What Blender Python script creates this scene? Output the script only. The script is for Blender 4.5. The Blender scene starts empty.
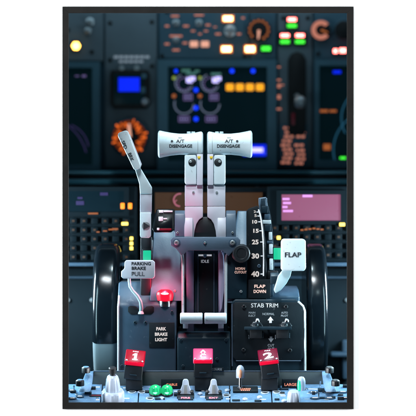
import bpy, bmesh, math, random
from mathutils import Vector, Matrix
random.seed(7)
R = math.radians
scene = bpy.context.scene
COL = scene.collection

# ------------------------------------------------------------------ camera, light
DIST = 4.0                       # camera to the picture frame, metres
S = 0.0019                       # metres per photograph pixel in the plane of the frame
def k(y): return S*(DIST+y)/DIST
def X(px, y): return (px-208)*k(y)
def Z(py, y): return (208-py)*k(y)
def P(px, py, y): return Vector((X(px, y), y, Z(py, y)))

cam_data = bpy.data.cameras.new('camera')
cam = bpy.data.objects.new('camera', cam_data); COL.objects.link(cam)
cam.location = (0, -DIST, 0); cam.rotation_euler = (R(90), 0, 0)
cam_data.sensor_width = 36; cam_data.lens = 36*DIST/(416*S)
cam_data.clip_start = .05; cam_data.clip_end = 60
cam_data.dof.use_dof = True
cam_data.dof.focus_distance = DIST+.065
cam_data.dof.aperture_fstop = 4.4
cam_data.dof.aperture_blades = 6
scene.camera = cam

world = bpy.data.worlds.new('World'); scene.world = world
world.use_nodes = True
world.node_tree.nodes['Background'].inputs[0].default_value = (.5, .7, 1, 1)
world.node_tree.nodes['Background'].inputs[1].default_value = 0.01

def lamp(name, kind, loc, target, power, color, size=.2, size_y=None, spot=None, blend=.5):
    d = bpy.data.lights.new(name, kind); d.energy = power; d.color = color
    if kind == 'AREA':
        d.shape = 'RECTANGLE'; d.size = size; d.size_y = size_y or size
    else:
        d.shadow_soft_size = size
    if kind == 'SPOT':
        d.spot_size = R(spot); d.spot_blend = blend
    o = bpy.data.objects.new(name, d); COL.objects.link(o)
    o.location = loc
    if target is not None:
        o.rotation_euler = (Vector(target)-Vector(loc)).to_track_quat('-Z', 'Y').to_euler()
    return o

# studio softbox over the picture, cool overhead floods in the cockpit, side strips; added fills and pink accent
lamp('studio_softbox', 'AREA', (-.6, -1.35, 3.2), (0, 0, -.1), 160, (.86, .95, 1), 1.5, .5)
lamp('wall_fill_port', 'AREA', (-3, -.95, 0), (-.1, 0, 0), 235, (.95, .98, 1), .3, .9)  # added unseen lamp, grazes the wall to whiten it
lamp('wall_fill_starboard', 'AREA', (3, -.7, 0), (.2, 0, 0), 230, (.95, .98, 1), .4, 1.2)  # added unseen counterpart, whitens the wall from the right
lamp('lever_fill_spot', 'SPOT', (-.12, -1.25, 1.30), P(206, 150, .13), 150, (.82, .95, 1), .06, spot=7.2, blend=.8)  # added fill outside the frame, brightens the thrust levers
lamp('flap_fill_spot', 'SPOT', (.30, -1.25, 1.10), P(290, 250, .13), 7, (.70, .95, 1), .06, spot=6.5, blend=.7)  # added fill outside the frame, brightens the flap handle
lamp('panel_flood', 'AREA', (0, 1.10, .66), (0, 1.3, .40), 1.55, (.56, .84, 1), 1.4, .12)
lamp('overhead_spot', 'SPOT', (0, .09, 1.15), (0, .15, 0), 85, (.66, .90, 1), .05, spot=22, blend=.6)
lamp('side_strip_port', 'AREA', (-.56, .33, -.06), (-.17, .23, -.08), 9, (.66, .88, 1), .05, .24)
lamp('side_strip_starboard', 'AREA', (.56, .33, -.06), (.17, .23, -.08), 9, (.66, .88, 1), .05, .24)
lamp('edge_fill_port', 'AREA', (-.325, .09, -.17), (-.15, .13, -.19), .9, (.55, .88, 1), .03, .28)  # added unseen strip, lights the left box edge
lamp('edge_fill_starboard', 'AREA', (.325, .09, -.17), (.15, .13, -.19), .9, (.55, .88, 1), .03, .28)  # added unseen strip, lights the right box edge
lamp('pink_accent_spot', 'SPOT', (-.40, -.72, -.60), P(180, 212, .14), 30, (1, .13, .36), .02, spot=6.4, blend=.8)  # added unseen lamp, tints the lever stems pink

scene.view_settings.view_transform = 'Standard'
scene.view_settings.look = 'None'
scene.view_settings.exposure = 0
scene.view_settings.gamma = 1
scene.render.engine = 'CYCLES'
scene.cycles.use_denoising = True
scene.cycles.max_bounces = 6
scene.cycles.sample_clamp_indirect = 4

# ------------------------------------------------------------------ materials
MATS = {}
def mat(name, color, rough=.5, metal=0, vary=.15, bump=.0, scale=60, emit=None, strength=0, coat=0,
        spec=.5, transmission=0, wear=None, wear_amount=.0, stretch=None):
    m = bpy.data.materials.new(name); m.use_nodes = True
    nt = m.node_tree; N = nt.nodes; L = nt.links
    b = N['Principled BSDF']
    b.inputs['Roughness'].default_value = rough
    b.inputs['Metallic'].default_value = metal
    b.inputs['Coat Weight'].default_value = coat
    b.inputs['Coat Roughness'].default_value = .05
    b.inputs['Specular IOR Level'].default_value = spec
    b.inputs['Transmission Weight'].default_value = transmission
    tc = N.new('ShaderNodeTexCoord')
    src = tc.outputs['Object']
    if stretch:
        mp = N.new('ShaderNodeMapping'); mp.inputs['Scale'].default_value = stretch
        L.new(src, mp.inputs['Vector']); src = mp.outputs['Vector']
    nz = N.new('ShaderNodeTexNoise'); nz.inputs['Scale'].default_value = scale
    nz.inputs['Detail'].default_value = 6; nz.inputs['Roughness'].default_value = .65
    L.new(src, nz.inputs['Vector'])
    mix = N.new('ShaderNodeMix'); mix.data_type = 'RGBA'
    mix.inputs['A'].default_value = (*[c*(1-vary) for c in color], 1)
    mix.inputs['B'].default_value = (*[min(1, c*(1+vary)) for c in color], 1)
    L.new(nz.outputs['Fac'], mix.inputs['Factor'])
    out = mix.outputs['Result']
    if wear:
        n2 = N.new('ShaderNodeTexNoise'); n2.inputs['Scale'].default_value = scale*3.1
        n2.inputs['Detail'].default_value = 8; L.new(src, n2.inputs['Vector'])
        rp = N.new('ShaderNodeValToRGB')
        rp.color_ramp.elements[0].position = .72-wear_amount; rp.color_ramp.elements[1].position = .84-wear_amount
        L.new(n2.outputs['Fac'], rp.inputs['Fac'])
        mx = N.new('ShaderNodeMix'); mx.data_type = 'RGBA'
        L.new(rp.outputs['Color'], mx.inputs['Factor']); L.new(out, mx.inputs['A'])
        mx.inputs['B'].default_value = (*wear, 1); out = mx.outputs['Result']
    L.new(out, b.inputs['Base Color'])
    mr = N.new('ShaderNodeMapRange')
    mr.inputs['To Min'].default_value = max(0, rough-.08); mr.inputs['To Max'].default_value = min(1, rough+.08)
    L.new(nz.outputs['Fac'], mr.inputs['Value']); L.new(mr.outputs['Result'], b.inputs['Roughness'])
    if bump:
        n3 = N.new('ShaderNodeTexNoise'); n3.inputs['Scale'].default_value = scale*12; n3.inputs['Detail'].default_value = 3
        L.new(src, n3.inputs['Vector'])
        bp = N.new('ShaderNodeBump'); bp.inputs['Strength'].default_value = bump; bp.inputs['Distance'].default_value = .0006
        L.new(n3.outputs['Fac'], bp.inputs['Height']); L.new(bp.outputs['Normal'], b.inputs['Normal'])
    if emit:
        b.inputs['Emission Color'].default_value = (*emit, 1)
        b.inputs['Emission Strength'].default_value = strength
    MATS[name] = m
    return m

wall_paint = mat('wall_paint', (.93, .93, .92), .9, vary=.01, scale=8, bump=.05)
frame_wood = mat('frame_wood', (.0062, .0056, .0052), .55, vary=.35, scale=30, bump=.3, spec=.25)
sheet_dark = mat('sheet_dark', (.006, .016, .023), .6, vary=.4, scale=8, spec=.2)
shell_dark = mat('shell_dark', (.010, .016, .020), .9, spec=.1)
panel_teal = mat('panel_teal', (.032, .078, .110), .55, vary=.22, scale=14, bump=.1, spec=.3)
panel_grey = mat('panel_grey', (.075, .105, .125), .55, vary=.22, scale=12, bump=.1, spec=.3)
bezel_teal = mat('bezel_teal', (.045, .105, .140), .5, vary=.2, scale=16, spec=.3)
ledge_teal = mat('ledge_teal', (.030, .13, .18), .45, vary=.25, scale=10, spec=.3)
screen_glass = mat('screen_glass', (.003, .008, .012), .3, vary=.2, scale=5, emit=(.1, .75, 1), strength=.006, spec=.08)
dial_black = mat('dial_black', (.008, .009, .010), .5, spec=.2)
grey_metal = mat('grey_metal', (.32, .36, .38), .38, metal=.5, vary=.2)
steel = mat('steel', (.62, .66, .70), .25, metal=1, vary=.15, scale=90)
white_enamel = mat('white_enamel', (.58, .68, .73), .38, vary=.09, scale=50, bump=.12, wear=(.34, .38, .41), wear_amount=.09)
lever_paint = mat('lever_paint', (.52, .53, .61), .42, vary=.08, scale=45, bump=.08, wear=(.35, .37, .42), wear_amount=.03)
stand_grey = mat('stand_grey', (.040, .078, .122), .42, vary=.22, scale=26, bump=.25, wear=(.14, .19, .24), wear_amount=.06)
stand_dark = mat('stand_dark', (.009, .026, .041), .45, spec=.35, vary=.3, scale=26, bump=.25, wear=(.07, .11, .14), wear_amount=.05)
stand_blue = mat('stand_blue', (.092, .140, .200), .4, vary=.2, scale=30, bump=.2, wear=(.25, .3, .34), wear_amount=.03)
plate_black = mat('plate_black', (.006, .012, .017), .55, spec=.25, vary=.3, scale=40, bump=.3, wear=(.07, .08, .09), wear_amount=.05)
key_black = mat('key_black', (.0025, .007, .010), .65, spec=.10)
rubber_black = mat('rubber_black', (.009, .012, .016), .45, vary=.3, scale=50, bump=.2)
gloss_black = mat('gloss_black', (.004, .007, .010), .18, vary=.3, scale=20, coat=.0, spec=.35)
band_grey = mat('band_grey', (.19, .23, .25), .45, vary=.12, scale=30, bump=.1)
lip_grey = mat('lip_grey', (.070, .086, .092), .5, vary=.2, scale=22, bump=.2, wear=(.16, .18, .19), wear_amount=.02)
aft_blue = mat('aft_blue', (.115, .23, .375), .36, vary=.35, scale=110, bump=.35, wear=(.30, .44, .58), wear_amount=.12)
knob_white = mat('knob_white', (.36, .43, .54), .36, vary=.08, bump=.08, wear=(.20, .24, .32), wear_amount=.02)
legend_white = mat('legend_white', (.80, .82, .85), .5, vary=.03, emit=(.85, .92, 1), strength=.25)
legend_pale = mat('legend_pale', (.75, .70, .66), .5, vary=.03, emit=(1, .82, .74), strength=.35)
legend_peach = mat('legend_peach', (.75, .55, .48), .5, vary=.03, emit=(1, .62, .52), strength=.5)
legend_black = mat('legend_black', (.018, .022, .030), .6)
legend_dim = mat('legend_dim', (.35, .40, .44), .6, emit=(.6, .75, .9), strength=.04)
legend_orange = mat('legend_orange', (.6, .22, .14), .6, emit=(1, .30, .18), strength=.75)
red_paint = mat('red_paint', (.22, .008, .022), .4)

def glow(name, c, s, base=None):
    return mat(name, base or [v*.06 for v in c], .3, vary=.02, emit=c, strength=s)
glow_amber = glow('glow_amber', (1, .50, .08), 11)
glow_yellow = glow('glow_yellow', (1, .72, .12), 3.2)
glow_bar = glow('glow_bar', (1, .40, .015), 1.2)
glow_warm = glow('glow_warm', (1, .50, .20), 10)
glow_red = glow('glow_red', (1, .16, .14), 10)
glow_rim = glow('glow_rim', (1, .26, .04), 1.2)
glow_green = glow('glow_green', (.06, 1, .05), 1.5)
glow_blue = glow('glow_blue', (.003, .022, 1), 1.0)
glow_blue_dot = glow('glow_blue_dot', (.004, .04, 1), 1.6)
glow_lavender = glow('glow_lavender', (.55, .50, 1), 1.7)
glow_lavender_dim = glow('glow_lavender_dim', (.45, .40, .9), .35)
glow_purple = glow('glow_purple', (.36, .27, .70), .34)
glow_arc = glow('glow_arc', (.40, .50, .75), .28)
glow_orange = glow('glow_orange', (1, .17, .02), 1.15)
glow_ember = glow('glow_ember', (.8, .11, .01), .14)
glow_orange_dim = glow('glow_orange_dim', (1, .28, .08), .34)
glow_peach = glow('glow_peach', (1, .48, .34), .85)
glow_coral = glow('glow_coral', (1, .36, .25), .50)
glow_pink_screen = glow('glow_pink_screen', (.76, .20, .42), .36, (.05, .02, .03))
glow_pink_text = glow('glow_pink_text', (.85, .38, 1), 1.1)
glow_brown = glow('glow_brown', (.26, .11, .04), .17, (.03, .015, .008))
glow_key = glow('glow_key', (1, .42, .16), .045, (.03, .015, .008))
glow_violet_dim = glow('glow_violet_dim', (.22, .16, .6), .14)
glow_park = glow('glow_park', (1, .010, .045), 1.0, (.20, .001, .006))
glow_park_core = glow('glow_park_core', (1, .35, .42), 5)
glow_handle = glow('glow_handle', (1, .12, .36), .42, (.30, .02, .08))
lens_red = mat('lens_red', (.16, .001, .008), .3, spec=.12, emit=(1, .005, .04), strength=.26)
lens_dark_red = mat('lens_dark_red', (.07, .002, .012), .3, spec=.12, emit=(.8, .02, .12), strength=.15)
lens_bright_red = mat('lens_bright_red', (.50, .003, .02), .22, spec=.15, emit=(1, .01, .06), strength=.42)
lens_green = mat('lens_green', (.010, .30, .11), .15, coat=.6, emit=(.02, 1, .35), strength=.34)
glow_green_core = glow('glow_green_core', (.25, 1, .60), 1.3)
glow_teal = glow('glow_teal', (.02, .75, .40), .8)
cap_orange = mat('cap_orange', (.62, .28, .17), .4)

# ------------------------------------------------------------------ mesh helpers
class MB:
    def __init__(self): self.bm = bmesh.new(); self.M = Matrix()
    def _merge(self, b):
        bmesh.ops.transform(b, matrix=self.M, verts=b.verts)
        me = bpy.data.meshes.new('tmp'); b.to_mesh(me); b.free()
        self.bm.from_mesh(me); bpy.data.meshes.remove(me)
        return self
    def _bevel(self, b, w, seg=2):
        if w > 0:
            es = [e for e in b.edges if len(e.link_faces) == 2 and e.calc_face_angle(0) > R(25)]
            bmesh.ops.bevel(b, geom=es, offset=w, segments=seg, profile=.5, affect='EDGES', clamp_overlap=True)
    def box(self, x0, x1, y0, y1, z0, z1, bevel=0, seg=2, rot=None):
        b = bmesh.new()
        bmesh.ops.create_cube(b, size=1)
        c = Vector(((x0+x1)/2, (y0+y1)/2, (z0+z1)/2))
        for v in b.verts: v.co = Vector((v.co.x*(x1-x0), v.co.y*(y1-y0), v.co.z*(z1-z0)))
        self._bevel(b, bevel, seg)
        m = Matrix.Translation(c) @ (rot.to_4x4() if rot else Matrix())
        bmesh.ops.transform(b, matrix=m, verts=b.verts)
        return self._merge(b)
    def pbox(self, px0, py0, px1, py1, y, dy, bevel=0, seg=2, rot=None):
        return self.box(X(px0, y), X(px1, y), y, y+dy, Z(py1, y), Z(py0, y), bevel, seg, rot)
    def prism(self, pts, y, dy, bevel=0, seg=2):
        """outline in photograph pixels at depth y, extruded straight back by dy"""
        return self.poly([(X(a, y), Z(c, y)) for a, c in pts], y, dy, bevel, seg)
    def poly(self, pts, y, dy, bevel=0, seg=2):
        b = bmesh.new()
        f = [b.verts.new((p[0], y, p[1])) for p in pts]
        g = [b.verts.new((p[0], y+dy, p[1])) for p in pts]
        b.faces.new(f); b.faces.new(g[::-1])
        n = len(pts)
        for i in range(n): b.faces.new((f[i], g[i], g[(i+1) % n], f[(i+1) % n]))
        bmesh.ops.recalc_face_normals(b, faces=b.faces)
        self._bevel(b, bevel, seg)
        return self._merge(b)
    def lathe(self, prof, o, axis=(0, 0, 1), n=32, a0=0, a1=2*math.pi, flute=None, sq=1):
        """profile of (height, radius) about an axis through o"""
        ax = Vector(axis).normalized()
        e1 = Vector((1, 0, 0)) if abs(ax.x) < .9 else Vector((0, -1, 0))
        e1 = (e1-ax*e1.dot(ax)).normalized(); e2 = ax.cross(e1)
        full = abs(a1-a0-2*math.pi) < 1e-6
        cnt = n if full else n+1
        b = bmesh.new(); rings = []
        for t, r in prof:
            ring = []
            if r < 1e-7: ring = [b.verts.new(Vector(o)+ax*t)]
            else:
                for i in range(cnt):
                    a = a0+(a1-a0)*i/n
                    rr = r*(1+flute(a, t) if flute else 1)
                    ring.append(b.verts.new(Vector(o)+ax*t+(e1*math.cos(a)*sq+e2*math.sin(a))*rr))
            rings.append(ring)
        for A, B in zip(rings, rings[1:]):
            for i in range(n):
                j = (i+1) % cnt
                q = [A[0]] if len(A) == 1 else [A[i], A[j]]
                q += [B[0]] if len(B) == 1 else [B[j], B[i]]
                if len(q) > 2: b.faces.new(q)
        if full:
            for rg in (rings[0], rings[-1]):
                if len(rg) > 2: b.faces.new(rg)
        else:
            for i in (0, -1):
                v = [r[i] for r in rings if len(r) > 1]
                if len(v) > 2: b.faces.new(v)
        bmesh.ops.recalc_face_normals(b, faces=b.faces)
        return self._merge(b)
    def cyl(self, o, axis, r, h, n=24, bev=.15):
        c = min(r, h)*bev
        return self.lathe([(0, 0), (0, r-c), (c, r), (h-c, r), (h-c*.3, r-c*.3), (h, r-c), (h, 0)], o, axis, n)
    def dome(self, o, axis, r, h, n=24):
        pr = [(0, 0), (0, r)]+[(h*math.sin(a), r*math.cos(a)) for a in [R(x) for x in range(12, 90, 12)]]+[(h, 0)]
        return self.lathe(pr, o, axis, n)
    def disc(self, px, py, y, rpx, dy=.003, n=28):
        return self.cyl(P(px, py, y+dy), (0, -1, 0), rpx*k(y), dy, n, .1)
    def ring(self, px, py, y, r0, r1, a0=0, a1=360, dy=.002, n=36):
        pts = [(px+r1*math.cos(R(a0+(a1-a0)*i/n)), py+r1*math.sin(R(a0+(a1-a0)*i/n))) for i in range(n+1)]
        ins = [(px+r0*math.cos(R(a0+(a1-a0)*i/n)), py+r0*math.sin(R(a0+(a1-a0)*i/n))) for i in range(n+1)]
        b = bmesh.new()
        def V(p, yy): return b.verts.new((X(p[0], y), yy, Z(p[1], y)))
        O = [V(p, y) for p in pts]; I = [V(p, y) for p in ins]; O2 = [V(p, y+dy) for p in pts]; I2 = [V(p, y+dy) for p in ins]
        for i in range(n):
            b.faces.new((O[i], O[i+1], I[i+1], I[i])); b.faces.new((O2[i], I2[i], I2[i+1], O2[i+1]))
            b.faces.new((O[i], O2[i], O2[i+1], O[i+1])); b.faces.new((I[i], I[i+1], I2[i+1], I2[i]))
        bmesh.ops.remove_doubles(b, verts=b.verts, dist=1e-6)
        bmesh.ops.recalc_face_normals(b, faces=b.faces)
        return self._merge(b)
    def slab(self, pts, dy, bevel=0, seg=2):
        """outline of (px, py, depth) points, extruded straight back by dy"""
        b = bmesh.new()
        f = [b.verts.new(P(*p)) for p in pts]; g = [b.verts.new(P(*p)+Vector((0, dy, 0))) for p in pts]
        b.faces.new(f); b.faces.new(g[::-1])
        n = len(pts)
        for i in range(n): b.faces.new((f[i], g[i], g[(i+1) % n], f[(i+1) % n]))
        bmesh.ops.recalc_face_normals(b, faces=b.faces)
        self._bevel(b, bevel, seg)
        return self._merge(b)
    def side(self, prof, px0, px1, y, bevel=0, seg=2):
        """side outline of (depth, py) points drawn across from px0 to px1 (taken at depth y)"""
        b = bmesh.new(); x0, x1 = X(px0, y), X(px1, y)
        f = [b.verts.new((x0, d, Z(py, y))) for d, py in prof]; g = [b.verts.new((x1, d, Z(py, y))) for d, py in prof]
        b.faces.new(f); b.faces.new(g[::-1])
        n = len(prof)
        for i in range(n): b.faces.new((f[i], g[i], g[(i+1) % n], f[(i+1) % n]))
        bmesh.ops.recalc_face_normals(b, faces=b.faces)
        self._bevel(b, bevel, seg)
        return self._merge(b)
    def rect_ring(self, o, i, y, dy):
        """flat slab with a rectangular opening; o, i = (x0, x1, z0, z1)"""
        b = bmesh.new()
        def q(r, yy): return [b.verts.new((x, yy, z)) for x, z in ((r[0], r[2]), (r[1], r[2]), (r[1], r[3]), (r[0], r[3]))]
        A, B, C, E = q(o, y), q(i, y), q(o, y+dy), q(i, y+dy)
        for n in range(4):
            m = (n+1) % 4
            b.faces.new((A[n], A[m], B[m], B[n])); b.faces.new((C[m], C[n], E[n], E[m]))
            b.faces.new((A[m], A[n], C[n], C[m])); b.faces.new((B[n], B[m], E[m], E[n]))
        bmesh.ops.recalc_face_normals(b, faces=b.faces)
        return self._merge(b)
    def tube(self, pts, r, n=12):
        pts = [Vector(p) for p in pts]
        rs = r if isinstance(r, (list, tuple)) else [r]*len(pts)
        b = bmesh.new(); rings = []
        up = Vector((0, 1, 0))
        for i, p in enumerate(pts):
            t = (pts[min(i+1, len(pts)-1)]-pts[max(i-1, 0)]).normalized()
            u = up if abs(t.dot(up)) < .95 else Vector((1, 0, 0))
            e1 = (u-t*u.dot(t)).normalized(); e2 = t.cross(e1)
            rings.append([b.verts.new(p+(e1*math.cos(2*math.pi*j/n)+e2*math.sin(2*math.pi*j/n))*rs[i]) for j in range(n)])
        for A, B in zip(rings, rings[1:]):
            for j in range(n): b.faces.new((A[j], A[(j+1) % n], B[(j+1) % n], B[j]))
        b.faces.new(rings[0]); b.faces.new(rings[-1])
        bmesh.ops.recalc_face_normals(b, faces=b.faces)
        return self._merge(b)
    def build(self, name, m, parent=None, label=None, fn=None, sharp=32):
        bm = self.bm
        if fn:
            for v in bm.verts: v.co = fn(v.co.copy())
        if parent is not None:
            bmesh.ops.translate(bm, verts=bm.verts, vec=-ORIGIN[parent.name])
        for f in bm.faces: f.smooth = True
        for e in bm.edges: e.smooth = not (len(e.link_faces) != 2 or e.calc_face_angle(0) > R(sharp))
        me = bpy.data.meshes.new(name); bm.to_mesh(me); bm.free()
        me.materials.append(m)
        o = bpy.data.objects.new(name, me); COL.objects.link(o)
        if parent is not None:
            o.parent = parent; ORIGIN[o.name] = ORIGIN[parent.name]
        if label: o['label'] = label
        return o

ORIGIN = {}
def thing(name, label, cat, loc, group=None):
    o = bpy.data.objects.new(name, None); COL.objects.link(o)
    o.empty_display_size = .02
    o.location = loc; ORIGIN[o.name] = Vector(loc)
    o['label'] = label; o['category'] = cat
    if group: o['group'] = group
    return o

def text_mesh(s, bold=0., extrude=.05):
    c = bpy.data.curves.new('lettering', 'FONT')
    c.body = s; c.size = 1; c.offset = bold; c.extrude = extrude; c.align_x = 'CENTER'
    c.space_line = .95; c.resolution_u = 4
    o = bpy.data.objects.new('lettering', c); COL.objects.link(o)
    bpy.context.view_layer.update()
    me = bpy.data.meshes.new_from_object(o.evaluated_get(bpy.context.evaluated_depsgraph_get()))
    bpy.data.objects.remove(o); bpy.data.curves.remove(c)
    return me

def letters(items, m, parent, name='lettering', fn=None, label=None):
    """items: (text, px centre, py centre, depth, height px, width px or None, tilt degrees, boldness) joined into one part"""
    for it in items:
        mb = MB()
        s, cx, cy, y, h = it[:5]
        w = it[5] if len(it) > 5 else None; tilt = it[6] if len(it) > 6 else 0; bold = it[7] if len(it) > 7 else .012
        me = text_mesh(s, bold)
        xs = [v.co.x for v in me.vertices]; ys = [v.co.y for v in me.vertices]
        bx, by = (min(xs)+max(xs))/2, (min(ys)+max(ys))/2
        sy = h*k(y)/(max(ys)-min(ys)); sx = w*k(y)/(max(xs)-min(xs)) if w else sy
        ca, sa = math.cos(R(tilt)), math.sin(R(tilt)); c0 = P(cx, cy, y)
        for v in me.vertices:
            a, b, d = (v.co.x-bx)*sx, (v.co.y-by)*sy, v.co.z
            v.co = c0+Vector((a*ca-b*sa, -.0003-d*.004, a*sa+b*ca))
        mb.bm.from_mesh(me); bpy.data.meshes.remove(me)
        o = mb.build(name, m, parent, label, fn=fn, sharp=60)
    return o

def bars(items, y, m, parent, name='marking', dy=.0012, bevel=.0, shrink=1):
    for cx, cy, w, h in items:
        h *= shrink; w *= shrink**.5; mb = MB(); mb.pbox(cx-w/2, cy-h/2, cx+w/2, cy+h/2, y, dy, bevel); o = mb.build(name, m, parent)
    return o

def screw(px, py, y, r, parent, m=None):
    mb = MB(); mb.lathe([(0, 0), (0, r*k(y)), (.0012, r*k(y)), (.0018, r*k(y)*.8), (.0018, r*k(y)*.35), (.0008, r*k(y)*.3), (.0008, 0)], P(px, py, y), (0, -1, 0), 16)
    return mb.build('screw', m or grey_metal, parent)

def struct(o, kind='structure'):
    o['kind'] = kind
    return o

# ------------------------------------------------------------------ the setting: white wall, dark recess
b = MB(); b.rect_ring((-6, 6, -4, 4), (X(65.5, 0), X(350.5, 0), Z(405.5, 0), Z(9.5, 0)), 0, .05)
struct(b.build('wall', wall_paint))
b = MB()
b.rect_ring((-1.35, 1.35, -.95, 1.25), (X(65, 0), X(351, 0), Z(406, 0), Z(9, 0)), .0505, .004)  # added dark lining, keeps the wall's back from bouncing light inside
b.rect_ring((X(65.7, 0), X(350.3, 0), Z(405.3, 0), Z(9.7, 0)), (X(66.6, 0), X(349.4, 0), Z(404.4, 0), Z(10.6, 0)), .001, .0535)
b.box(-1.36, -1.35, .055, 1.62, -.95, 1.25); b.box(1.35, 1.36, .055, 1.62, -.95, 1.25)
b.box(-1.36, 1.36, .055, 1.62, 1.25, 1.26); b.box(-1.36, 1.36, 1.62, 1.63, -.95, 1.26)
struct(b.build('cockpit_shell', shell_dark))
b = MB(); b.box(-1.36, 1.36, .055, 1.63, -.97, -.951)
struct(b.build('cockpit_floor', shell_dark))

# ------------------------------------------------------------------ picture frame
fr = thing('picture_frame', 'thin black wooden picture frame hanging on the white wall around the cockpit view', 'frame', (0, 0, Z(409, 0)))
ox0, ox1, oz0, oz1 = X(62.5, 0), X(353.5, 0), Z(409, 0), Z(6.7, 0)
ix0, ix1, iz0, iz1 = X(68.7, 0), X(346.8, 0), Z(402.3, 0), Z(13.2, 0)
Y0, YD = -.0034, .0032
for pts in ([(ox0, oz0), (ox1, oz0), (ix1, iz0), (ix0, iz0)], [(ox0, oz1), (ix0, iz1), (ix1, iz1), (ox1, oz1)],
            [(ox0, oz0), (ix0, iz0), (ix0, iz1), (ox0, oz1)], [(ox1, oz0), (ox1, oz1), (ix1, iz1), (ix1, iz0)]):
    b = MB(); b.poly(pts, Y0, YD, .0003, 1); b.build('rail', frame_wood, fr)

# ------------------------------------------------------------------ instrument panel, far behind
YP = 1.30
ip = thing('instrument_panel', 'blurred teal grey main instrument panel across the back of the cockpit', 'instrument panel', P(208, 172, YP+.02))
b = MB(); b.pbox(-70, -60, 486, 171, YP+.012, .03, .002); b.build('backing_plate', panel_teal, ip)
for x0, y0, x1, y1, m in ((-60, -50, 103.5, 61, panel_grey), (105, -50, 157, 168, panel_grey), (159, -50, 249, 60, panel_teal),
                          (250, -50, 276, 60, panel_teal), (278, -50, 312.5, 168, panel_grey), (314, -50, 476, 60, panel_teal)):
    b = MB(); b.pbox(x0, y0, x1, y1, YP, .012, .0025); b.build('panel_plate', m, ip)
for px, py in ((110, 23), (152, 22), (110, 60), (152, 66), (92, 52), (68, 30), (283, 18), (308, 18), (162, 56), (245, 56), (318, 54), (167, 12), (283, 164)):
    b = MB(); b.disc(px, py, YP-.003, 2.0, .003); b.build('fastener', dial_black, ip)
# pale switch legends and knobs of the upper middle panel
bars([(175, 16, 10, 3), (167, 26, 5, 3), (186, 26, 7, 3), (199, 15, 12, 3), (208, 25, 6, 3), (176, 36, 16, 3), (167, 44, 6, 3),
      (185, 43, 6, 3), (176, 50, 9, 3), (193, 31, 5, 2.5), (206, 31, 5, 2.5), (200, 34, 4, 2.5), (218, 34, 7, 3), (239, 34, 5, 3),
      (215, 27, 4, 2), (243, 18, 4, 3)], YP-.001, glow_coral, ip, 'switch_legend', shrink=.6)
for px, py, r in ((176, 23, 3.6), (199, 23, 3.6), (176, 40, 3.2), (230, 31, 6.0), (90, 22, 4.2), (88, 31, 3.5)):
    b = MB(); c = P(px, py, YP); r_ = r*k(YP)
    b.lathe([(0, 0), (0, r_), (.006, r_), (.008, r_*.6), (.02, r_*.55), (.026, r_*.45), (.027, 0)], c, (0, -1, 0), 18)
    b.build('switch_knob', grey_metal, ip)
for px in (194, 205):
    b = MB(); b.pbox(px-4, 41, px+4, 47, YP-.004, .004, .002); b.build('switch_cap', glow_peach, ip)
bars([(116+5.2*i, 57+(i % 2)*0, 4.2, 2.6) for i in range(7)]+[(121+5*i, 61.5, 4, 2.2) for i in range(5)], YP-.001,
     mat('legend_header', (.45, .47, .50), .6, emit=(.8, .85, 1), strength=.10), ip, 'printed_header')
bars([(279, 67, 4, 2.5), (279, 80, 5, 3), (279, 86, 4, 7), (281, 85, 8, 2), (279, 97, 4, 8), (279, 109, 6, 3)], YP-.001, glow_coral, ip, 'gear_legend', shrink=.55)
# orange printed placard, illegible lines
pl = thing('limitations_placard', 'small dark placard of blurred orange print below the landing gear lever', 'placard', P(293, 166, YP))
b = MB(); b.pbox(278.5, 124, 307.5, 167, YP-.003, .003, .001); b.build('plate', panel_teal, pl)
rows = []
for i in range(9):
    yy = 128+i*4.3; off = 4*math.sin(i*1.3)
    rows.append((288+off*.4-(1 if i > 3 else 0), yy, 9+2*((i*3) % 3), 2.9))
    if i not in (3,): rows.append((300+off*.3, yy+(.8 if i > 4 else 0), 7+((i*5) % 3), 2.9))
words = []
for i, (cx, cy, w, h) in enumerate(rows):
    cut = .35+.3*((i*37) % 10)/10
    words += [(cx-w/2+w*cut/2-.3, cy, w*cut-.6, 2.3), (cx+w/2-w*(1-cut)/2+.3, cy, w*(1-cut)-.6, 2.3)]
bars(words, YP-.0045, glow_coral, pl, 'printed_word')

def display(label, bez, scr):
    t = thing('display_unit', label, 'display', P((bez[0]+bez[2])/2, bez[3], YP+.012), 'flat display units in the instrument panel')
    f = MB()
    f.rect_ring((X(bez[0], YP), X(bez[2], YP), Z(bez[3], YP), Z(bez[1], YP)), (X(scr[0], YP), X(scr[2], YP), Z(scr[3], YP), Z(scr[1], YP)), YP-.014, .026)
    f.build('bezel', bezel_teal, t)
    s = MB(); s.pbox(scr[0]-1, scr[1]-1, scr[2]+1, scr[3]+1, YP-.004, .01); s.build('screen', screen_glass, t)
    return t
YS = YP-.0055
dl = display('left display unit, dark screen behind the speed brake lever side, cut by the frame', (20, 62, 100, 170), (28, 68, 92.5, 165))
b = MB(); b.ring(62, 150, YS, 26, 27, -70, -8); b.ring(40, 164, YS, 47, 48, -62, -14); b.build('compass_arc', glow_violet_dim, dl)
bars([(84, 76, 4, 2), (77, 76, 4, 1)], YS, glow_purple, dl)
dc = display('centre display unit with engine dials and yellow message bar behind the thrust levers', (157.5, 60, 276.5, 170), (168, 67, 267, 161))
for cx in (184, 210):
    b = MB(); b.ring(cx, 83, YS, 8, 9.2, 20, 250); b.build('gauge_arc', glow_arc, dc)
    b = MB(); b.ring(cx, 104, YS, 9, 10.2, 0, 200); b.build('gauge_arc', glow_arc, dc)
b = MB()
for cx in (184, 210):
    for a in range(40, 330, 24):
        c, s_ = math.cos(R(a)), math.sin(R(a)); b.ring(cx+6.3*c, 84+6.3*s_, YS, .1, .9, n=8)
b.build('gauge_tick', glow_purple, dc)
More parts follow.
